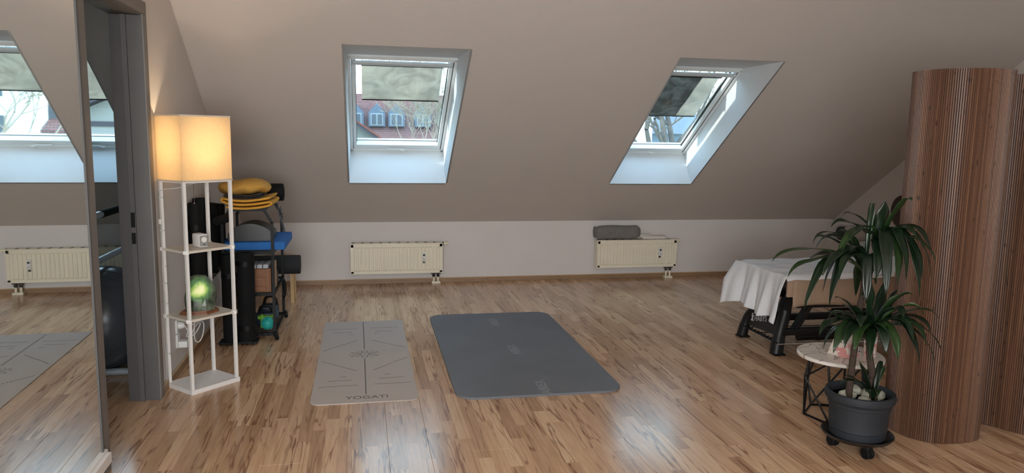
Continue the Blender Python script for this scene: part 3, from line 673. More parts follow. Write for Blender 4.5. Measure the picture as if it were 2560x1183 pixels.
am = empty('exercise_mat', (1.028, 5.02, 0), rz=rad(-.4), label='thick dark blue grey gym mat with rounded corners', cat='mat')
MB().prism(rounded(.502, 1.0, .115, n=10), (0, 0, 0), (0, 0, .013)).build('mat_body', mat('mat_charcoal', (108, 111, 117), .62, var=.08, vs=2.5, bump=.35, bs=260), am)
mi = mat('mat_emboss', (142, 144, 147), .7)
for xx, yy in ((.03, -.875), (.01, -.08), (.0, .70)):
    text('AIREX', .088, mi, am, frame_m(V((xx, yy, .0132)), (0, 1, 0), (-1, 0, 0)), bold=.001)

# ------------------------------------------------------------ trolley rack
rk = empty('trolley_rack', (-.81, 5.815, 0), label='black metal three tier trolley on castors loaded with gym gear', cat='trolley')
RB = lambda mb, n, m=black, **k: local(mb.build(n, m, rk, **k))
xL, xR, yF, yB = -.975, -.637, 5.50, 6.14
for yy in (yF, yB):
    for xx, xi in ((xL, xL+.055), (xR, xR-.055)):
        RB(MB().bar((xx, yy, .055), (xx, yy, .862), .020).bar((xx, yy, .856), (xi, yy, .955), .020), 'post', smooth=False)
def shelf_frame(z, x0, x1, name='shelf_frame', wires=12):
    mb = MB()
    for yy in (yF, yB): mb.bar((x0, yy, z), (x1, yy, z), .014, .022)
    for xx in (x0, x1): mb.bar((xx, yF, z), (xx, yB, z), .014, .022)
    RB(mb, name, smooth=False)
    for k in range(wires):
        yy = yF+(yB-yF)*(k+.5)/wires; RB(MB().bar((x0, yy, z+.006), (x1, yy, z+.006), .006), 'shelf_bar', smooth=False)
shelf_frame(.038, xL, xR); shelf_frame(.335, xL, xR); shelf_frame(.640, xL, xR); shelf_frame(.952, xL+.055, xR-.055)
RB(MB().tube([(xL, yF-.012, .615), (xR, yF-.012, .615), (xR+.01, yF-.012, .615)], .003, 6).tube([(xL, yF-.012, .60), (xR, yF-.012, .60), (xR+.015, yF-.012, .60)], .003, 6), 'side_wire')
mb = MB()
for k in range(9): mb.tube([(xL+.02+k*.038, yF-.015, .055), (xL+.03+k*.038, yF-.015, .035)], .003, 5)
RB(mb, 'hooks')
for xx, yy in ((xL+.02, yF-.035), (xR+.012, yF-.035), (xL+.02, yB+.03), (xR+.012, yB)):
    c = RB(MB().box((xx-.012, yy-.012, .04), (xx+.012, yy+.018, .06)).box((xx-.016, yy-.004, .028), (xx-.012, yy+.022, .045)).box((xx+.012, yy-.004, .028), (xx+.016, yy+.022, .045)), 'castor', smooth=False)
    o = MB().lathe([(.006, -.011), (.028, -.011), (.031, -.006), (.031, .006), (.028, .011), (.006, .011)], (xx, yy+.006, .031), n=20, m=Matrix.Rotation(rad(70), 3, 'Y')).build('wheel', rubber, c)
    o = MB().lathe([(.006, -.014), (.006, .014)], (xx, yy+.006, .031), n=10, m=Matrix.Rotation(rad(70), 3, 'Y')).build('hub', chrome, c)

# folded fabrics on top
yel = mat('yellow_fleece', (216, 162, 62), .95, var=.08, vs=20, bump=.5, bs=250)
mus = mat('mustard_velvet', (204, 156, 74), .85, var=.1, vs=6, bump=.3, bs=300)
gbr = mat('grey_brown_blanket', (72, 64, 60), .95, var=.1, vs=40, bump=.6, bs=250)
def fold_stack(name, m, c, wx, wy, layers, th, sag=.0, edge=0.012, rz=0, label='', cat='blanket', seed=0):
    r = empty(name, c, rz=rz, label=label, cat=cat); random.seed(seed)
    # one continuous cloth folded back and forth: cross-section in x-z, extruded in y
    path = []
    for k in range(layers):
        z = th*(k+.5); ex = wx/2-random.uniform(0, .02)
        xs = [-ex+2*ex*t/10 for t in range(11)]
        if k % 2: xs = xs[::-1]
        path += [(x_, z) for x_ in xs]
        if k < layers-1:
            sgn = 1 if k % 2 == 0 else -1
            path += [(sgn*(ex+edge*.8), z+th*.25), (sgn*(ex+edge), z+th*.5), (sgn*(ex+edge*.8), z+th*.75)]
    n_ = len(path)
    def f(i, j):
        k = min(int(round(i*(n_-1))), n_-1); x_, z = path[k]; y_ = -wy/2+wy*j
        zz = z - sag*(1-(2*x_/wx)**2)*(1-.3*(2*j-1)**2) + .003*sin(x_*14+y_*9+seed)
        return V((x_, y_*(1+.02*sin(k)), zz))
    mb = MB().grid(f, n_-1, 10); o = mb.build('fold', m, r); solid(o, th*.72, 1); return r
zt_ = .974
fold_stack('folded_blanket', yel, (-.80, 5.70, zt_-.004), .33, .50, 3, .027, sag=.028, edge=.024, label='yellow orange fleece blanket folded on the top of the trolley', seed=2)
fold_stack('folded_blanket', gbr, (-.835, 5.69, zt_+.056), .25, .42, 4, .011, sag=.022, label='dark grey brown blanket folded between yellow blanket and cushion', seed=5)
cu = empty('floor_cushion', (-.845, 5.72, zt_+.058), label='plump mustard velvet cushion on top of the folded blankets', cat='cushion')
def cush(i, j):
    a = 2*pi*i; ph = pi*j
    r_ = sin(ph)**.75 if sin(ph) > 0 else 0
    x_ = .185*r_*cos(a); y_ = .21*r_*sin(a); z = .066-.062*cos(ph)*(1 if cos(ph) < 0 else .9)
    w_ = .012*sin(7*a)*r_**2*(1 if j < .5 else .35)
    return V((x_*(1+w_), y_, z+w_*.9+.008*sin(x_*20)+.006*r_*abs(mnoise.noise(V((x_*16, y_*9, 2))))*(2 if j < .5 else 1)))
mb = MB().grid(cush, 48, 20, closeu=True); o = mb.build('cover', mus, cu); o.scale = (1, 1, .98)
# black rolled mat behind the cushion
def mat_roll(name, c, r_, L, axis, label, m=foamb, cat='mat', group=None, spiral=True, straps=(), hole=.0):
    rt_ = empty(name, c, label=label, cat=cat, group=group)
    am_ = {'x': Matrix.Rotation(pi/2, 3, 'Y'), 'y': Matrix.Rotation(-pi/2, 3, 'X'), 'z': Matrix.Identity(3)}[axis]
    mb = MB().lathe([(r_-.004, -L/2), (r_, -L/2+.004), (r_, L/2-.004), (r_-.004, L/2)] if not hole else [(hole, L/2-.03), (hole, L/2), (r_-.004, L/2), (r_, L/2-.004), (r_, -L/2), (.01, -L/2)][::-1], (0, 0, 0), n=28, m=am_, capt=not hole)
    mb.build('roll_body', m, rt_)
    if spiral:
        pts = []
        for k in range(70):
            t_ = k/69; a = t_*2*pi*3.2; q_ = .012+(r_-.016)*t_
            pts.append(am_ @ V((q_*cos(a), q_*sin(a), L/2)))
        MB().tube(pts, .0022, 4).build('spiral_end', rubber, rt_)
    for s_ in straps:
        MB().lathe([(r_+.0002, s_-.018), (r_+.002, s_-.018), (r_+.002, s_+.018), (r_+.0002, s_+.018)], (0, 0, 0), n=28, m=am_, capb=False, capt=False).build('strap', black, rt_)
    return rt_
mat_roll('rolled_mat', (-.76, 6.04, 1.036), .068, .31, 'x', 'black rolled mat lying behind the mustard cushion', rubber)
# shelf two: blue pad, arched spine pad
bp = empty('balance_pad', (-.76, 5.822, .655), label='bright blue foam balance pad on the upper trolley shelf', cat='pad')
MB().box((-.235, -.29, 0), (.205, .29, .058), bev=.008).build('foam_block', mat('blue_foam', (36, 104, 178), .8, var=.08, vs=20, bump=.4), bp)
sp = empty('spine_arch', (-.80, 5.72, .714), label='black arched foam spine support standing on the blue pad', cat='foam support')
ap = [(-.155, 0), (.155, 0), (.155, .055)]+[(.155-.31*t/14, .055+.068*sin(pi*t/14)**.8) for t in range(1, 14)]+[(-.155, .055)]
MB().prism([(a, 0, b) for a, b in ap], (0, -.13, 0), (0, .13, 0)).build('arch_body', mat('black_vinyl', (13, 13, 14), .35), sp)
MB().prism([(a*1.0, 0, b+.004) for a, b in ap[3:-1]], (0, -.131, 0), (0, .131, 0)).build('arch_top', mat('black_vinyl', (30, 30, 32)), sp)
# shelf three: wooden box with blocks, board, weight, big foam roller
bx = empty('wooden_crate', (-.735, 5.66, .347), label='brown wooden crate with lattice front on the middle trolley shelf', cat='crate')
wb_ = mat('crate_wood', (138, 92, 62), .6, var=.2, vs=20, stretch=(1, 1, 8))
for a, b in (((-.075, -.12, 0), (.075, -.108, .17)), ((-.075, .108, 0), (.075, .12, .17)), ((-.075, -.108, 0), (-.065, .108, .17)), ((.065, -.108, 0), (.075, .108, .17)), ((-.065, -.108, 0), (.065, .108, .01))):
    MB().box(a, b).build('board', wb_, bx, smooth=False)
for z in (.01, .075, .135): MB().box((-.06, -.13, z), (.04, -.12, z+.03)).build('lattice_strip', wb_, bx, smooth=False)
MB().box((.046, -.13, .0), (.066, -.12, .17)).build('lattice_strip', wb_, bx, smooth=False)
yb_ = mat('pale_block', (190, 192, 196), .8)
for k in range(3):
    b_ = empty('yoga_block', (-.782+k*.042, 5.655, .358), label=['pale grey foam strip nearest the rolled mats in the crate', 'pale grey foam strip in the middle of the crate', 'pale grey foam strip at the outer side of crate'][k], cat='block', group='foam strips in the crate')
    MB().box((-.018, -.09, 0), (.018, .09, .185), bev=.004).build('block_body', yb_, b_)
wbd = empty('wooden_board', (-.648, 5.66, .347), label='upright light wooden board beside the crate', cat='board')
MB().box((-.008, -.10, 0), (.006, .10, .20), bev=.003).build('panel', mat('light_wood', (190, 146, 104), .55, var=.12, vs=12, stretch=(1, 1, 8)), wbd)
dk = empty('dark_pouch', (-.70, 5.92, .347), label='round dark grey padded pouch behind the crate', cat='pouch')
MB().box((-.055, -.06, 0), (.05, .06, .10), bev=.03).build('body', mat('dark_vinyl', (52, 54, 60), .4), dk)
mat_roll('foam_roller', (-.72, 6.235, .425), .078, .43, 'x', 'thick dark grey foam roller sticking out behind the trolley', mat('roller_foam', (34, 35, 38), .8, var=.08, bump=.3), cat='foam roller', spiral=False)
stp = empty('hanging_strap', (-.625, 6.1, .34), label='black looped strap hanging from the trolley corner', cat='strap')
local(MB().tube(smoothpts([(-.628, 6.05, .33), (-.61, 5.98, .27), (-.62, 5.96, .22), (-.62, 6.0, .19), (-.615, 6.08, .22), (-.615, 6.11, .27), (-.62, 6.07, .33)]), .007, 6).build('loop', black, stp))
st2 = empty('hanging_strap', (-.66, 6.12, .93), label='grey carrying strap dangling from black rolled mat', cat='strap')
local(MB().tube(smoothpts([(-.66, 6.11, .945), (-.655, 6.115, .88), (-.645, 6.12, .83), (-.633, 6.12, .86), (-.64, 6.115, .92)]), .005, 6).tube(smoothpts([(-.64, 6.12, .83), (-.62, 6.12, .75), (-.605, 6.12, .66)]), .008, 6).build('loop', mat('strap_grey', (96, 96, 98), .7), st2))
# bottom shelf
mbx = empty('massage_ball', (-.695, 5.575, .056), label='turquoise spiky massage ball on the lowest trolley shelf', cat='ball')
tq = mat('turquoise_rubber', (40, 168, 160), .5)
MB().sphere((0, 0, .046), .044, 10).build('ball_body', tq, mbx)
mb = MB(); N_ = 110
for k in range(N_):
    z = 1-2*(k+.5)/N_; a = k*2.39996; r_ = math.sqrt(1-z*z); d = V((r_*cos(a), r_*sin(a), z))
    mb.tube([V((0, 0, .046))+d*.042, V((0, 0, .046))+d*.052], [.0032, .0012], 5)
mb.build('spikes', tq, mbx, kind='stuff')
gt = empty('hand_roller', (-.715, 5.66, .050), label='bright green knobbed massage roller behind the spiky ball', cat='massage tool')
gm = mat('lime_plastic', (110, 170, 40), .45)
MB().tube([(-.06, 0, .075), (.06, 0, .075)], .016, 12).build('handle_bar', gm, gt)
for x_ in (-.03, .05): MB().tube([(x_, 0, 0), (x_, 0, .085), (x_, 0, .10)], [.014, .014, .006], 12).build('knob', gm, gt)
nb = mat('navy_vinyl', (28, 42, 62), .5, var=.15)
for k, (x_, y_, h_, lb) in enumerate(((-.73, 5.76, .15, 'navy blue weight bag lying behind the green massage roller'), (-.715, 5.93, .19, 'black blue weight bag at the back of the lowest shelf'))):
    b_ = empty('weight_bag', (x_, y_, .050), label=lb, cat='bag')
    MB().box((-.07, -.05, 0), (.06, .055, h_*.62), bev=.02).build('bag_body', nb, b_)
    MB().tube(smoothpts([(-.05, 0, h_*.55), (-.03, 0, h_*.9), (.03, 0, h_*.9), (.05, 0, h_*.55)]), .011, 8).build('handle', black, b_)
    MB().tube([(.05, -.05, .02), (.05, -.05, .08)], .014, 10).build('end_cap', mat('steel_blue', (60, 96, 116), .4), b_)
# tall rolled mats standing / hanging at the trolley front
mat_roll('standing_mat', (-.812, 5.398, .345), .060, .63, 'z', 'tall black rolled mat standing outermost in front of the trolley', foamb, hole=.034, spiral=False, straps=(.24, -.22), group='tall black mats at the trolley front')
mat_roll('standing_mat', (-.925, 5.398, .34), .050, .62, 'z', 'tall black rolled mat standing beside the lamp side of the trolley', foamb, hole=.028, spiral=False, straps=(.16,), group='tall black mats at the trolley front')
tray = empty('mat_tray', (-.85, 5.42, .0), label='black wire tray under the standing mats', cat='tray')
mb = MB(); mb.box((-1.0, 5.345, .012), (-.74, 5.462, .028))
for k in range(7): mb.tube([(-.99+k*.036, 5.34, .022), (-.985+k*.036, 5.335, .006)], .003, 5)
local(mb.build('tray_body', black, tray, smooth=False))
for x_ in (-.97, -.77): local(MB().box((x_-.006, 5.40, 0), (x_+.006, 5.42, .014)).build('foot', black, tray, smooth=False))

# wall rack with mats on the left wall
wk = empty('wall_mat_rack', (-1.1, 5.6, .5), label='black wire rack of exercise mats fixed on the left wall', cat='rack')
mb = MB()
for z in (.50, .525): mb.tube([(-1.135, 5.14, z), (-1.02, 5.14, z), (-1.02, 6.05, z), (-1.135, 6.05, z)], .004, 6)
for k in range(14): mb.tube([(-1.135, 5.17+k*.066, .50), (-1.018, 5.17+k*.066, .50), (-1.018, 5.17+k*.066, .485)], .003, 5)
local(mb.build('wire_basket', black, wk)); local(MB().box((-1.142, 5.15, .48), (-1.134, 5.19, .95)).box((-1.142, 6.0, .48), (-1.134, 6.04, .95)).build('wall_bracket', black, wk, smooth=False))
hm = [(-1.085, 5.20, .048, .505, 1.03, 'black mat hanging upright closest to the lamp on the wall rack'), (-1.075, 5.33, .055, .505, 1.05, 'second black upright mat from the lamp on the wall rack'),
      (-1.07, 5.50, .06, .505, 1.00, 'third black upright mat from the lamp on the wall rack'), (-1.07, 5.67, .058, .505, .98, 'fourth black upright mat from the lamp on wall rack'), (-1.07, 5.86, .055, .505, .96, 'last black upright mat in the rack corner by the trolley')]
for x_, y_, r_, z0, z1, lb in hm:
    mat_roll('upright_mat', (x_, y_, (z0+z1)/2), r_, z1-z0, 'z', lb, rubber, hole=r_*.5, spiral=False, straps=(.1,), group='upright black mats on wall rack')
rt2 = mat_roll('rolled_mat', (-.945, 5.36, .90), .030, .22, 'y', 'slim black roll resting at the trolley corner beside yellow blanket', rubber, spiral=True)
rt2.rotation_euler = (0, 0, rad(-12))
for xx in (-.965,):
    pass
# wooden stool behind trolley
so = empty('bent_stool', (-.74, 6.80, 0), label='light wooden stool with upholstered beige seat behind the trolley', cat='stool')
lwood = mat('stool_birch', (204, 170, 122), .5, var=.08, vs=10)
MB().lathe([(.10, .375), (.165, .375), (.175, .385), (.17, .40), (.10, .412), (.01, .415)], (0, 0, 0), n=32).build('seat', mat('stool_leather', (190, 158, 120), .45), so)
MB().lathe([(.15, .355), (.16, .355), (.16, .376), (.15, .376)], (0, 0, 0), n=32).build('seat_ring', lwood, so)
for a in (-.125, .125):
    for b in (-.11, .11): MB().bar((a, b, 0), (a*.95, b*.95, .365), .024, .028).build('leg', lwood, so, smooth=False)

# ------------------------------------------------------------ side room: ballet barre and exercise ball
bb = empty('exercise_ball', (-1.605, 4.97, 0), label='large glossy grey black exercise ball beyond the doorway', cat='ball')
MB().sphere((0, 0, .325), .325, 24).build('ball_body', mat('ball_vinyl', (82, 85, 90), .24, var=.05), bb)
mb = MB()
for k in range(9):
    a = -.9+k*.22; rr_ = .3262*cos(a); mb.tube([(rr_*cos(t*pi/24), .3262*sin(a), .325+rr_*sin(t*pi/24)) for t in range(48)], .0016, 4, close=True)
mb.build('moulded_rings', mat('ball_vinyl', (82, 85, 90)), bb)
ba = empty('ballet_barre', (-1.6, 5.2, 0), label='silver double ballet barre with black grip beyond the doorway', cat='barre')
barre_m = mat('barre_silver', (206, 212, 220), .3, metal=.35, var=.02)
BA = lambda mb, n, m=barre_m, **k: local(mb.build(n, m, ba, **k))
ryl = [(-1.53, 4.40, 1.0), (-1.53, 6.2, 1.0)]
BA(MB().tube(ryl, .02, 14), 'upper_rail'); BA(MB().tube([(-1.53, 4.78, 1.0), (-1.53, 5.3, 1.0)], .0235, 14), 'foam_grip', rubber)
BA(MB().tube([(-1.595, 4.40, .70), (-1.595, 6.2, .70)], .02, 14), 'lower_rail')
for yy in (4.44, 6.05):
    BA(MB().tube([(-1.62, yy, .03), (-1.60, yy, .70), (-1.53, yy, 1.0)], .018, 12), 'post')
BA(MB().tube([(-1.9, 4.78, .022), (-1.30, 4.80, .022)], .022, 12), 'foot'); BA(MB().tube([(-1.9, 6.05, .022), (-1.38, 6.05, .022)], .022, 12), 'foot')
BA(MB().tube([(-1.62, 4.44, .03), (-1.62, 4.78, .03)], .016, 10), 'foot_link')
sk3 = empty('wall_socket', (-1.29, 4.9, .3), label='small white socket low in the room beyond the doorway', cat='socket')
local(MB().box((-1.292, 4.62, .20), (-1.272, 4.70, .30), bev=.008).build('cover', pw, sk3))

# ------------------------------------------------------------ massage table
mt = empty('massage_table', (3.7, 4.74, 0), label='black framed massage table with curved legs under a sheet', cat='massage table')
TB = lambda mb, n, m=black, **k: local(mb.build(n, m, mt, **k))
bk = mat('table_black', (13, 14, 16), .45, var=.04)
TB(MB().box((2.80, 4.43, .505), (4.68, 5.05, .588), bev=.02), 'cushion', mat('table_vinyl', (44, 40, 38), .5))
TB(MB().box((2.86, 4.50, .47), (4.62, 4.98, .506)), 'bed_frame', bk, smooth=False)
for X in (2.86, 4.50):
    sgx = 1 if X < 3.5 else -1
    a = TB(MB().tube(smoothpts([(X, 4.60, 0), (X+.02*sgx, 4.615, .09), (X+.045*sgx, 4.63, .18), (X+.075*sgx, 4.645, .27), (X+.09*sgx, 4.66, .36)]), [.046]*6+[.042]*15, 12), 'leg', bk)
    TB(MB().tube(smoothpts([(X, 5.085, 0), (X+.012*sgx, 5.07, .09), (X+.03*sgx, 5.04, .18), (X+.05*sgx, 4.98, .235), (X+.06*sgx, 4.88, .255), (X+.065*sgx, 4.70, .25)]), [.040]*6+[.036]*20, 12), 'leg', bk)
    pn = TB(MB().prism([(X+.02*sgx, 4.66, .125), (X+.02*sgx, 5.045, .105), (X+.035*sgx, 5.02, .19), (X+.045*sgx, 4.95, .235), (X+.045*sgx, 4.68, .25)], (-.012, 0, 0), (.012, 0, 0)), 'end_panel', bk, smooth=False)
    TB(MB().box((X-.04, 4.545, 0), (X+.045, 4.625, .012), bev=.005), 'foot_pad', rubber); TB(MB().box((X-.04, 5.035, 0), (X+.045, 5.115, .012), bev=.005), 'foot_pad', rubber)
    if X < 3:
        lt = mat('logo_white', (206, 206, 206), .5)
        text('HABYS', .058, lt, mt, frame_m(V((2.878-3.7, 4.862-4.74, .190)), (.0, -1, .20), (.14, 0, 1)), name='lettering')
        o = MB().bar((2.879, 4.985, .190), (2.873, 4.955, .150), .011, .003, upv=(1, 0, 0)).bar((2.879, 4.962, .194), (2.873, 4.982, .148), .009, .003, upv=(1, 0, 0)).tube([(2.879, 4.972, .202), (2.875, 4.972, .202)], .007, 8); TB(o, 'logo', lt, smooth=False)
for yy in (4.60, 5.0): TB(MB().box((2.90, yy-.022, .135), (4.48, yy+.022, .185), bev=.005), 'base_rail', bk)
TB(MB().box((2.98, 4.56, .335), (4.55, 4.60, .395), bev=.008).box((2.98, 4.92, .335), (4.55, 4.96, .395), bev=.008), 'lift_beam', bk)
for X, X2 in ((3.0, 3.12), (3.95, 4.1)):
    for yy in (4.62, 4.90): TB(MB().bar((X, yy, .16), (X2, yy, .37), .03, .06, upv=(0, 1, 0)), 'lift_arm', bk, smooth=False)
TB(MB().bar((2.90, 4.61, .32), (2.98, 4.61, .47), .05, .06, upv=(0, 1, 0)).bar((3.03, 4.58, .38), (3.25, 4.58, .47), .04, .05, upv=(0, 1, 0)), 'head_bracket', bk, smooth=False)
TB(MB().tube([(3.06, 4.66, .105), (3.62, 4.66, .105)], .032, 14).tube([(3.2, 4.66, .105), (3.26, 4.66, .105)], .036, 14), 'motor', bk)
for yy in (4.55, 4.86, 5.02): TB(MB().tube([(2.84, yy, .085), (4.5, yy, .065)], .005, 6), 'thin_rod', chrome)
mb = MB()
for k in range(9): mb.tube([(2.84, 4.64+k*.045, .092), (2.875, 4.64+k*.045, .092)], .006, 6)
mb.tube([(2.84, 4.56, .092), (2.84, 5.04, .092)], .005, 6); TB(mb, 'crank_bar', black)

# brown blanket under the sheet
bw_ = mat('brown_cover', (168, 142, 120), .9, var=.07, vs=9, bump=.5, bs=160)
tb_ = empty('brown_cover', (3.7, 4.74, .6), label='light brown cloth hanging down the long side of the table', cat='cloth')
def bc(i, j):
    X = 2.835+i*1.84
    # j: 0 hem on near side .. 1 far side of table
    hem = .385+.012*sin(i*14)+.02*(i)
    if j < .35:
        t = j/.35; z = hem+(.592-hem)*t; Y = 4.405-.012*(1-t)+.010*sin(i*26+t*2)*(1-t)
    else:
        t = (j-.35)/.65; z = .594; Y = 4.41+.63*t
    return V((X, Y, z))
c = local(MB().grid(bc, 60, 26).build('hanging_cover', bw_, tb_)); solid(c, .006)
local(MB().box((2.79, 4.397, .455), (2.835, 4.416, .580), bev=.006).build('folded_corner', bw_, tb_))
# white sheet
shm = bpy.data.materials.new('thin_white_sheet'); shm.use_nodes = True
_t = shm.node_tree; _p = _t.nodes['Principled BSDF']; _n = _t.nodes.new('ShaderNodeTexNoise'); _n.inputs['Scale'].default_value = 14; _n.inputs['Detail'].default_value = 5
_r = _t.nodes.new('ShaderNodeValToRGB'); _r.color_ramp.elements[0].color = (.82, .83, .86, 1); _r.color_ramp.elements[1].color = (.93, .94, .96, 1); _t.links.new(_n.outputs[0], _r.inputs[0]); _t.links.new(_r.outputs[0], _p.inputs['Base Color']); _p.inputs['Roughness'].default_value = .85
_tr = _t.nodes.new('ShaderNodeBsdfTransparent'); _tl = _t.nodes.new('ShaderNodeBsdfTranslucent'); _tl.inputs[0].default_value = (.85, .86, .9, 1); _m1 = _t.nodes.new('ShaderNodeMixShader'); _m1.inputs[0].default_value = .22; _m2 = _t.nodes.new('ShaderNodeMixShader'); _m2.inputs[0].default_value = .10
_t.links.new(_p.outputs[0], _m1.inputs[1]); _t.links.new(_tl.outputs[0], _m1.inputs[2]); _t.links.new(_m1.outputs[0], _m2.inputs[1]); _t.links.new(_tr.outputs[0], _m2.inputs[2]); _t.links.new(_m2.outputs[0], _t.nodes['Material Output'].inputs[0])
ws = empty('white_sheet', (3.7, 4.74, .61), label='thin white sheet draped over the top and end of the table', cat='sheet')
def wsf(i, j):
    # j across Y (0 near .. 1 far), i: 0 hem at the head end .. 1 far end
    Yt = 4.385+.69*j
    if i < .40:
        t = i/.40  # 0 hem .. 1 table edge
        hem = .275+.03*sin(j*9+1)+.022*max(0, 1-abs(j-.55)/.3)+.035*(1-j)*sin(j*3)
        if j < .22: hem -= .02*(1-j/.22)
        z = hem+(.604-hem)*(t**.92)
        w_ = (1-t)
        X = 2.775-.055*w_-.024*w_*sin(j*22+.7)-.012*w_*sin(j*47) - .055*max(0, (j-.80)/.20)*min(1, w_*2.2)-.02*max(0, (.1-j)/.1)*w_
        Y = Yt + .010*w_*sin(j*30) + .05*max(0, (j-.8)/.2)*min(1, w_*2) + (.015*max(0, (.12-j)/.12)*sin(w_*5))
    else:
        t = (i-.40)/.60; X = 2.775+t*1.89; z = .606+.003*sin(X*25+j*12)+.0025*sin(j*26+X*4)
        if t < .02: z -= .006
        Y = Yt
        e = max(0, (.035-j)/.035); z -= .03*e
        e = max(0, (j-.965)/.035); z -= .02*e
    return V((X, Y, z))
c = local(MB().grid(wsf, 110, 64).build('sheet_cloth', shm, ws)); solid(c, .0012)

# stool with grey cushion behind the table
gs = empty('swivel_stool', (4.20, 5.52, 0), label='grey cushioned swivel stool behind the massage table', cat='stool')
MB().box((-.24, -.13, .67), (.24, .13, .79), bev=.05).build('seat', mat('stool_grey', (150, 140, 132), .85, bump=.3), gs)
MB().lathe([(.05, -.252), (.058, -.245), (.058, -.20), (.05, -.19)], (0, 0, .73), n=18, m=Matrix.Rotation(pi/2, 3, 'Y')).build('end_cap', black, gs)
MB().tube([(0, 0, .06), (0, 0, .68)], .02, 12).build('column', chrome, gs)
for k in range(5):
    a = 2*pi*k/5; MB().bar((0, 0, .07), (.22*cos(a), .22*sin(a), .04), .03, .02).build('base_arm', black, gs, smooth=False)
    MB().sphere((.22*cos(a), .22*sin(a), .018), .018, 6).build('castor', black, gs)
dc = empty('wall_disc', (5.26, 6.39, .815), label='round dark brown disc on the gable wall behind the screen', cat='wall decoration')
MB().lathe([(.155, -.012), (.166, -.006), (.166, .004), (.14, .011), (.01, .012)], (0, 0, 0), n=40, m=Matrix.Rotation(-pi/2, 3, 'Y')).build('disc', mat('disc_brown', (70, 54, 46), .5, var=.1), dc)

# ------------------------------------------------------------ marble side table
sd = empty('side_table', (2.545, 3.47, 0), label='small round marble top table on black geometric wire base', cat='table')
MB().lathe([(.216, .334), (.222, .338), (.222, .352), (.218, .355)], (0, 0, 0), n=56).build('table_top', marble(), sd)
hb = 6; Rb, Rm, Rt = .172, .205, .165
base_r = [V((Rb*cos(rad(a)), Rb*sin(rad(a)), .006)) for a in (165, 225, 285, 345, 45, 105)]
mid_r = [V((Rm*cos(rad(a)), Rm*sin(rad(a)), .235 if k % 2 == 0 else .15)) for k, a in enumerate((180, 225, 270, 345, 45, 105))]
top_r = [V((Rt*cos(rad(a)), Rt*sin(rad(a)), .330)) for a in (170, 215, 275, 340, 35, 100)]
MB().tube([p for p in base_r], .006, 6, close=True).build('base_ring', black, sd)
MB().tube([p for p in top_r], .006, 6, close=True).build('top_ring', black, sd)
for k in range(6):
    MB().tube([base_r[k], mid_r[k], top_r[k]], .0055, 6).build('wire_strut', black, sd)
    MB().tube([mid_r[k], base_r[(k+1) % 6]], .0055, 6).build('wire_strut', black, sd)
    MB().tube([mid_r[k], top_r[(k+1) % 6]], .0055, 6).build('wire_strut', black, sd)
pp = empty('paper_pyramid', (2.56, 3.46, .355), rz=rad(25), label='pink and white patterned pyramid box on the marble table', cat='box')
pm_ = paper_decor()
def pyr(w0, w1, h): return MB().hexa([(-w0, -w0, 0), (w0, -w0, 0), (w0, w0, 0), (-w0, w0, 0), (-w1, -w1, h), (w1, -w1, h), (w1, w1, h), (-w1, w1, h)])
pyr(.062, .020, .165).build('sides', pm_, pp, smooth=False); pyr(.023, .004, .03)
o = pyr(.022, .005, .022).build('tip', mat('paper_white', (222, 214, 200), .6), pp, smooth=False); o.location = (0, 0, .165)
cn = empty('patterned_tin', (2.668, 3.395, .355), label='small purple patterned tin beside the pyramid box on the marble table', cat='tin')
MB().lathe([(.03, 0), (.032, .004), (.032, .12), (.028, .125)], (0, 0, 0), n=24).build('tin_body', paper_decor(), cn)
MB().lathe([(.028, .125), (.028, .145), (.01, .15)], (0, 0, 0), n=24).build('lid', mat('tin_lid', (80, 66, 78), .4), cn)

# ------------------------------------------------------------ bamboo screen
bs_ = empty('bamboo_screen', (3.0, 3.05, 0), label='tall brown bamboo slat screen standing in waves beside plant', cat='room divider')
bam = bamboo()
path = smoothpts([(2.80, 3.40, 0), (2.735, 3.33, 0), (2.712, 3.24, 0), (2.735, 3.13, 0), (2.80, 3.055, 0), (2.90, 3.03, 0), (3.0, 3.035, 0), (3.075, 3.06, 0), (3.125, 3.13, 0), (3.165, 3.215, 0), (3.225, 3.25, 0), (3.285, 3.20, 0), (3.345, 3.09, 0), (3.44, 3.0, 0), (3.56, 2.97, 0), (3.68, 3.01, 0)], 24)
pitch = .0098; acc = 0; last = path[0]; pts = [path[0]]
for p in path[1:]:
    d_ = (p-last).length
    while acc+d_ >= pitch:
        t_ = (pitch-acc)/d_; last = last.lerp(p, t_); pts.append(last); d_ = (p-last).length; acc = 0
    acc += d_; last = p
slat0 = None; random.seed(3)
for k in range(len(pts)-1):
    a, b = pts[k], pts[k+1]; d_ = (b-a); ang = math.atan2(d_.y, d_.x)
    if slat0 is None:
        h = .0044
        mb = MB().prism([(-h, -.0015, 0), (-h*.6, -.004, 0), (h*.6, -.004, 0), (h, -.0015, 0), (h, .003, 0), (-h, .003, 0)], (0, 0, .004), (0, 0, 1.852))
        slat0 = mb.build('slat', bam, bs_, smooth=False); o = slat0
    else: o = slat0.copy(); col.objects.link(o)
    c = (a+b)/2-V((3.0, 3.05, 0)); o.location = (c.x, c.y, 0); o.rotation_euler = (0, 0, ang)
bkp = [p+V((0, 0, 0)) for p in pts]
mb = MB()
for k in range(len(bkp)-1):
    a, b = bkp[k], bkp[k+1]; n_ = (b-a).cross(V((0, 0, 1))).normalized()*-1
    a2, b2 = a+n_*.0035, b+n_*.0035; a3, b3 = a+n_*.0055, b+n_*.0055
    mb.hexa([a2, b2, b3, a3]+[q+V((0, 0, 1.85)) for q in (a2, b2, b3, a3)])
local(mb.build('fabric_backing', mat('backing', (58, 40, 30), .9), bs_, smooth=False))

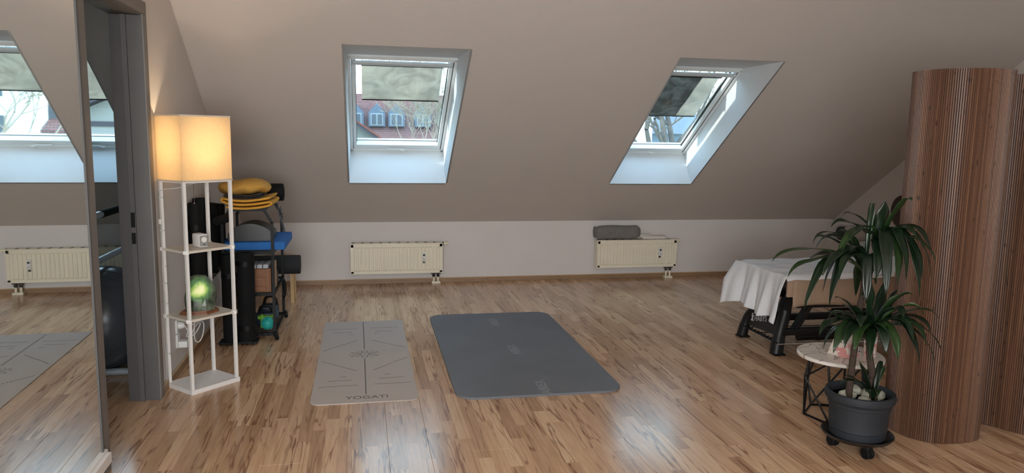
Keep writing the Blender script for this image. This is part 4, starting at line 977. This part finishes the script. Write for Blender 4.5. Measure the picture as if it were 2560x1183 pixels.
# ------------------------------------------------------------ potted dracaena
pl = empty('potted_dracaena', (2.362, 3.05, 0), label='tall potted dracaena with drooping dark green leaves before bamboo screen', cat='plant')
pc = mat('pot_blue_grey', (32, 36, 42), .7, var=.08, vs=14, bump=.4, bs=120)
pot = [(.148, .082), (.155, .084), (.158, .12), (.162, .124), (.160, .13), (.166, .20), (.170, .236), (.177, .240), (.176, .250), (.180, .258), (.194, .268), (.198, .285), (.192, .302), (.180, .304), (.176, .295), (.168, .26)]
pot = [(r_*.815, z_) for r_, z_ in pot]
MB().lathe(pot, n=56, capt=False).build('pot', pc, pl)
MB().lathe([(.01, .262), (.138, .262)], n=32, capt=False, capb=False).lathe([(.002, .2621), (.1385, .2621)], n=32).build('soil', mat('soil', (52, 42, 34), .95, var=.3, vs=60, bump=1, bs=60), pl)
stn = mat('pale_stone', (168, 166, 150), .8, var=.3, vs=40, bump=.8, bs=80)
for x_, y_, sx_, sy_, sz_ in ((-.06, .02, .05, .03, .03), (.068, .0, .058, .05, .035), (-.01, -.045, .035, .022, .016), (.02, .07, .045, .03, .03)):
    mb = MB().sphere((x_, y_, .272), 1, 8, (sx_, sy_, sz_))
    for v in mb.bm.verts: v.co += (v.co-V((x_, y_, .272)))*mnoise.noise(v.co*30)*.3
    mb.build('stone', stn, pl)
tr_ = empty('plant_trolley', (2.362, 3.05, 0), label='round black wheeled plant stand under the grey pot', cat='plant stand')
MB().lathe([(.02, .066), (.13, .066), (.156, .078), (.166, .092), (.162, .096), (.152, .084), (.13, .076), (.02, .0755)], n=48).build('tray', mat('stand_black', (26, 24, 24), .35), tr_)
for a in (262, 20, 140):
    c = V((.105*cos(rad(a)), .105*sin(rad(a)), 0)); 
    h_ = MB().tube([c+V((0, 0, .068)), c+V((0, 0, .05))], .022, 12).build('castor', black, tr_)
    for s_ in (-1, 1): MB().lathe([(.004, -.008), (.026, -.008), (.028, -.004), (.028, .004), (.026, .008), (.004, .008)], c+V((s_*.011, 0, .028)), n=20, m=Matrix.Rotation(pi/2, 3, 'Y')).build('wheel', rubber, h_)
bark = mat('stem_bark', (62, 48, 38), .85, var=.35, vs=30, stretch=(1, 1, 6), bump=.8, bs=60)
O = V((2.362, 3.05, 0))
def stem(pts, rs): 
    p = smoothpts([V(q)-O for q in pts], 6); n_ = len(p)
    MB().tube(p, [(rs[0]+(rs[1]-rs[0])*k/n_)*(1+.07*(k % 2)) for k in range(n_)], 10).build('stem', bark, pl)
cA, cB, cC = V((2.405, 3.06, 1.00)), V((2.315, 3.03, .90)), V((2.378, 3.04, .56))
stem([(2.30, 3.05, .262), (2.305, 3.05, .42), (2.325, 3.06, .60), (2.335, 3.06, .76), (2.37, 3.06, .88), cA+V((0, 0, .02))], (.017, .011))
stem([(2.400, 3.00, .262), (2.392, 3.01, .38), (2.382, 3.03, .48), cC+V((0, 0, .02))], (.019, .014))
stem([(2.335, 3.06, .76), (2.325, 3.045, .84), cB], (.010, .009))
lm_ = leaf_mat(); nleaf = 0
def leaf(base, tip, rise, wd, twist=0):
    global nleaf
    base, tip = V(base), V(tip); ln_ = (tip-base).length; n_ = 16
    out = V((tip.x-base.x, tip.y-base.y, 0)); on = out.normalized() if out.length > 1e-4 else V((1, 0, 0))
    droop = max(0, rise)
    c1 = base+on*out.length*.25+V((0, 0, max(.35*(tip.z-base.z), 0)+droop*.95+.012))
    c2 = tip-on*out.length*.10+V((0, 0, droop*.85+(.0 if tip.z > base.z else .25*(base.z-tip.z))))
    if tip.z > base.z and rise < .03: c1 = base.lerp(tip, .35); c2 = base.lerp(tip, .7)+V((0, 0, .015))
    sd = on.cross(V((0, 0, 1))); lat = random.uniform(-.05, .05)*ln_
    c1 += sd*lat; c2 -= sd*lat*.6
    mb = MB(); rows = []; ph = random.uniform(0, 6); fr_ = random.uniform(11, 17)
    for k in range(n_+1):
        t = k/n_; m1 = 1-t
        p = base*m1**3+c1*3*m1*m1*t+c2*3*m1*t*t+tip*t**3
        d = ((c1-base)*m1*m1+(c2-c1)*2*m1*t+(tip-c2)*t*t).normalized()
        s_ = Matrix.Rotation(twist*(t-.2), 3, d) @ sd; s_ = (s_-d*s_.dot(d)).normalized(); up_ = s_.cross(d).normalized()
        w_ = wd*(.26+.74*min(1, t/.35)**.8)*(1 if t < .5 else max(.02, (1-((t-.5)/.5)**2.2)))*(1+.10*sin(t*19+ph))
        wa = .22*w_*sin(t*fr_+ph); wb2 = .22*w_*sin(t*fr_*.9+ph+2)
        rows.append([mb.bm.verts.new(p-s_*w_+up_*(w_*.30+wa)-O), mb.bm.verts.new(p-s_*w_*.5+up_*w_*.1-O), mb.bm.verts.new(p-O), mb.bm.verts.new(p+s_*w_*.5+up_*w_*.1-O), mb.bm.verts.new(p+s_*w_+up_*(w_*.30+wb2)-O)])
    for a, b in zip(rows, rows[1:]):
        for j in range(4): mb.bm.faces.new((a[j], a[j+1], b[j+1], b[j]))
    o = mb.build('leaf', lm_, pl); solid(o, .0008); nleaf += 1
def xz(px, py, dy=0):   # metric place in the plant's own upright plane, moved along the line of sight by dy
    if px > 2262: dy = min(dy, -.17)
    p = V((2.175+(px-2065)*.00219-(980-py)*.000184, 3.05, .305-(px-2065)*.00004+(980-py)*.00196)); k = (3.05+dy)/3.05
    return V((p.x*k, p.y*k, 1.5+(p.z-1.5)*k))
random.seed(11)
def L_(c, px, py, rise, wd, dy=0, tw=0, bo=(0, 0, 0)):
    wd *= 1.04
    leaf(c+V(bo)+V((random.uniform(-.008, .008), random.uniform(-.008, .008), random.uniform(-.02, .02))), xz(px, py, dy), rise, wd, tw)
for a in [(1942, 655, .10, .020, -.05), (1978, 692, .11, .022, -.12), (2038, 612, .12, .016, -.02), (2046, 598, .05, .014, .1), (2182, 530, .12, .014, .0), (2060, 690, .13, .022, -.16),
          (2015, 772, .20, .024, -.14), (2075, 768, .22, .026, -.16), (2030, 650, .06, .02, .12), (2100, 700, .15, .024, -.2), (2165, 760, .16, .026, -.14), (2140, 740, .1, .024, .1), (2045, 625, .13, .018, .08), (2095, 590, .08, .018, .12), (2060, 730, .18, .022, .06)]:
    L_(cB, *a[:4], dy=a[4], tw=random.uniform(-.6, .6))
for a in [(2213, 508, .0, .034, -.03), (2278, 507, .06, .018, .0), (2082, 572, .08, .016, .02), (2110, 545, .06, .015, .06), (2330, 642, .16, .020, -.05), (2328, 692, .20, .026, -.12), (2300, 745, .22, .026, -.05), (2245, 715, .16, .034, -.14),
          (2340, 660, .13, .018, .12), (2215, 742, .18, .028, -.2), (2255, 640, .12, .022, .15), (2125, 600, .07, .022, -.1), (2265, 700, .2, .026, .1), (2190, 700, .12, .03, -.16), (2290, 600, .10, .018, .1), (2305, 700, .17, .022, .03), (2095, 660, .16, .024, -.08), (2210, 690, .10, .026, .12)]:
    L_(cA, *a[:4], dy=a[4], tw=random.uniform(-.6, .6))
for a in [(2056, 765, .02, .022, -.08), (2050, 838, .12, .024, -.10), (2084, 882, .16, .030, -.17), (2112, 870, .14, .028, -.20), (2135, 880, .13, .024, -.22), (2356, 885, .15, .022, -.08), (2350, 802, .10, .020, -.02), (2318, 870, .16, .028, -.14), (2300, 915, .18, .028, -.18),
          (2245, 905, .15, .028, -.22), (2175, 905, .12, .022, -.22), (2215, 890, .14, .026, -.2), (2310, 790, .10, .026, .05), (2280, 740, .05, .030, .02), (2215, 700, -.02, .024, .08), (2175, 690, -.02, .022, .02), (2245, 725, .02, .022, -.06), (2100, 800, .08, .03, .08),
          (2330, 840, .13, .026, .1), (2285, 860, .16, .03, .12), (2070, 800, .10, .026, .1), (2060, 870, .15, .022, .0), (2340, 915, .17, .02, .02), (2110, 765, .03, .03, -.1), (2260, 800, .1, .03, -.16), (2150, 820, .1, .03, -.2), (2090, 745, .04, .026, .12)]:
    L_(cC, *a[:4], dy=a[4], tw=random.uniform(-.6, .6))
for a in [(2110, 945, .03, .016, -.02), (2100, 962, .05, .016, -.05), (2148, 905, .02, .016, -.04), (2205, 908, .03, .014, .02), (2195, 998, .05, .016, -.12), (2165, 985, .03, .016, -.10), (2215, 925, .03, .012, .0)]:
    leaf(V((2.365, 2.96, .285)), xz(a[0], a[1], a[4]-.06), a[2], a[3], random.uniform(-.5, .5))
random.seed(21)
for c, n_ in ((cA, 8), (cB, 6)):     # short dry leaf stubs below the crowns
    for k in range(n_):
        a = random.uniform(0, 6.28); z = -.05-.018*k
        leaf(c+V((0, 0, z)), c+V((.05*cos(a), .05*sin(a), z+.02)), .0, .005)

# ------------------------------------------------------------ outside: ground, houses, trees
MB().box((-150, 9, -9), (150, 160, -8)).build('ground_outside', mat('lawn', (108, 116, 92), .9, var=.2, vs=.3), smooth=False, kind='structure')
rt_red = tiles_mat('roof_tiles_red', (140, 92, 82), (118, 78, 72)); pale = mat('render_pale', (140, 140, 138), .9, var=.03, vs=1); bluegr = mat('zinc_grey', (100, 112, 128), .7); winw = mat('far_white', (150, 156, 160), .6); dkpane = mat('far_pane', (70, 80, 92), .3); verge = mat('verge_brick', (124, 62, 46), .8); soff = mat('soffit', (62, 56, 64), .8)
# house with dormers
ha = empty('dormer_house', (1, 56, -8), label='long red tiled house with a row of grey dormers across the street', cat='house')
HB = lambda mb, n, m, r, **k: local(mb.build(n, m, r, smooth=False, **k))
HB(MB().box((-13, 54.2, -8), (12, 60, 1.1)), 'wall', pale, ha)
HB(MB().hexa([(-13.5, 53.8, .95), (12.5, 53.8, .95), (12.5, 62, .95), (-13.5, 62, .95), (-13.5, 57.6, 4.42), (12.5, 57.6, 4.55), (12.5, 58, 4.55), (-13.5, 58, 4.42)]), 'roof', rt_red, ha)
for k, X in enumerate((-9.6, -7.9, -6.2, -4.4, -2.0, -.42, 1.10, 2.50, 4.4, 6.1, 7.8, 9.5)):
    d_ = HB(MB().prism([(X-.58, 0, 2.05), (X+.58, 0, 2.05), (X+.58, 0, 3.05), (X, 0, 3.68), (X-.58, 0, 3.05)], (0, 54.6, 0), (0, 57.0, 0)), 'dormer', bluegr, ha)
    o = HB(MB().box((X-.44, 54.54, 2.12), (X+.44, 54.6, 2.98)), 'window_frame', winw, d_)
    for s_ in (-.21, .21):
        o = HB(MB().box((X+s_-.15, 54.50, 2.2), (X+s_+.15, 54.545, 2.9)), 'pane', dkpane, d_)
for X in (-.5, 1.4, 3.3, 5.2): 
    f_ = HB(MB().box((X-.6, 54.12, -.6), (X+.6, 54.2, .7)), 'window', winw, ha); o = HB(MB().box((X-.5, 54.08, -.5), (X+.5, 54.13, .6)), 'pane', dkpane, f_)
def gable_house(name, label, cx, hw, y0, y1, ze, zr, m=pale):
    r = empty(name, (cx, y0, -8), label=label, cat='house')
    HB(MB().prism([(cx-hw, 0, -8), (cx+hw, 0, -8), (cx+hw, 0, ze), (cx, 0, zr), (cx-hw, 0, ze)], (0, y0, 0), (0, y1, 0)), 'wall', m, r)
    for s_ in (-1, 1):
        ov = .5; sl_ = (zr-ze)/hw
        a = V((cx, 0, zr+.12)); b = V((cx+s_*(hw+ov), 0, ze+.12-ov*sl_)); dn = V((0, 0, -.18))
        HB(MB().prism([a, b, b+dn, a+dn], (0, y0-.7, 0), (0, y1, 0)), 'soffit_board', soff, r)
        HB(MB().prism([a+V((0, 0, .1)), b+V((0, 0, .1)), b, a], (0, y0-.75, 0), (0, y1, 0)), 'roof', verge, r)
    return r
gable_house('gable_house', 'white gable house with a sloping tiled verge seen below the dormers', -2.6, 3.6, 42, 50, 1.15, 3.62)
gh = gable_house('gable_house', 'low white gable house beyond the side room skylight', -7.6, 2.9, 30, 38, 2.05, 3.35)
HB(MB().box((-10.6, 29.93, 1.62), (-4.6, 30.0, 1.80)), 'cornice', soff, gh)
wh = empty('white_block', (13.6, 40, -8), label='plain white building reflected in the mirror behind branches', cat='building')
HB(MB().box((11.4, 40, -8), (16.2, 48, 5.6)), 'wall', mat('white_render', (232, 234, 232), .9, var=.02, vs=1), wh)
for z in (1.0, 3.0): HB(MB().box((12.95, 39.94, z), (13.6, 40, z+1.1)), 'window', dkpane, wh)
gy = empty('grey_house', (10.4, 41, -8), label='grey house with pale window reflected in the mirror', cat='building')
HB(MB().box((9.2, 41, -8), (11.38, 47, 2.8)), 'wall', mat('grey_render', (84, 88, 96), .9), gy)
f_ = HB(MB().box((10.2, 40.93, 1.8), (10.9, 41, 2.7)), 'window', winw, gy); o = HB(MB().box((10.3, 40.88, 1.88), (10.8, 40.94, 2.62)), 'pane', dkpane, f_)
HB(MB().hexa([(9.0, 39.5, 1.3), (11.3, 39.5, 1.3), (11.3, 41, 1.9), (9.0, 41, 1.9), (9.0, 39.5, 1.42), (11.3, 39.5, 1.42), (11.3, 41, 2.02), (9.0, 41, 2.02)]), 'lean_to_roof', rt_red, gy)
eb = empty('pale_house', (19, 44, -8), label='pale blue house behind thick branches outside the right skylight', cat='house')
HB(MB().box((17.2, 44, -8), (25, 52, 1.9)), 'wall', mat('blue_render', (112, 128, 144), .9), eb)
HB(MB().hexa([(16.8, 43.5, 1.8), (25.5, 43.5, 1.8), (25.5, 52, 1.8), (16.8, 52, 1.8), (18.5, 47.5, 3.2), (25.5, 47.5, 3.2), (25.5, 48, 3.2), (18.5, 48, 3.2)]), 'roof', mat('pale_roof', (112, 118, 128), .9), eb)

def tree(label, base, trunk_top, r_, seed, limbs, tm, depth=4, spread=.75, ln=1.6, twig=.006):
    random.seed(seed); mbx_ = MB(); tw_ = MB(); r = empty('bare_tree', base, label=label, cat='tree', group='bare trees outside')
    def grow(p, d, L, rad_, lvl):
        pts = [p]; q_ = p; dd = d.copy()
        for k in range(4):
            dd = (dd+V((random.uniform(-.22, .22), random.uniform(-.22, .22), random.uniform(-.10, .18)))).normalized(); q_ = q_+dd*L/4; pts.append(q_)
        tgt = mbx_ if lvl >= 2 else tw_
        tgt.tube(pts, [max(twig, rad_*(1-.55*k/4)) for k in range(5)], 6 if lvl >= 2 else 3, caps=False)
        if lvl == 0: return
        for k in range(3 if lvl > 1 else 4):
            s_ = pts[random.randint(2, 4)]; nd = (dd+V((random.uniform(-1, 1), random.uniform(-1, 1), random.uniform(-.5, .7)))*spread).normalized()
            grow(s_, nd, L*random.uniform(.55, .8), max(twig, rad_*.5), lvl-1)
    mbx_.tube([base, V(base).lerp(V(trunk_top), .5)+V((.1, 0, 0)), trunk_top], [r_*1.3, r_*1.1, r_], 8)
    for d in limbs: grow(V(trunk_top), V(d).normalized(), ln, r_*.6, depth)
    local(mbx_.build('branches', tm, r)); local(tw_.build('twigs', tm, r, kind='stuff'))
    return r
tm1 = mat('bark_pale', (140, 130, 116), .9, var=.15, vs=4); tm2 = mat('bark_grey', (92, 86, 82), .9, var=.25, vs=6)
tree('bare tree with pale twigs standing before the red tiled dormer house', V((2.6, 30, -8)), V((2.5, 30, -.2)), .06, 4, [(-.5, 0, 1), (.3, .1, 1), (-.1, .2, 1), (.7, 0, 1)], tm1, 5, .8, 2.0, .006)
tree('thick grey barked tree right outside the right skylight', V((7.2, 15, -8)), V((6.85, 15, .35)), .15, 9, [(-.95, 0, .8), (-.62, 0, 1), (-.2, .1, 1), (.1, 0, 1)], tm2, 5, .85, 2.0, .006)
tree('bare tree whose branches cross the mirrored skylight view', V((4.4, 15, -8)), V((4.2, 15, .5)), .06, 12, [(-1, 0, .45), (-.8, 0, .9), (-.3, 0, 1)], tm1, 5, .8, 1.5, .005)
tree('distant bare tree behind the low gable house', V((-13.2, 40, -8)), V((-13.2, 40, 1.5)), .12, 15, [(-.3, 0, 1), (.3, 0, 1), (.6, 0, .7)], tm2, 4, .8, 1.6, .015)

# lettering becomes plain mesh parts
bpy.context.view_layer.update()
dg = bpy.context.evaluated_depsgraph_get()
for o, parent, mw in TEXTS:
    me = bpy.data.meshes.new_from_object(o.evaluated_get(dg)); nm = o.name.split('.')[0]; bpy.data.objects.remove(o)
    n_ = bpy.data.objects.new(nm, me); col.objects.link(n_); n_.parent = parent; n_.matrix_local = mw
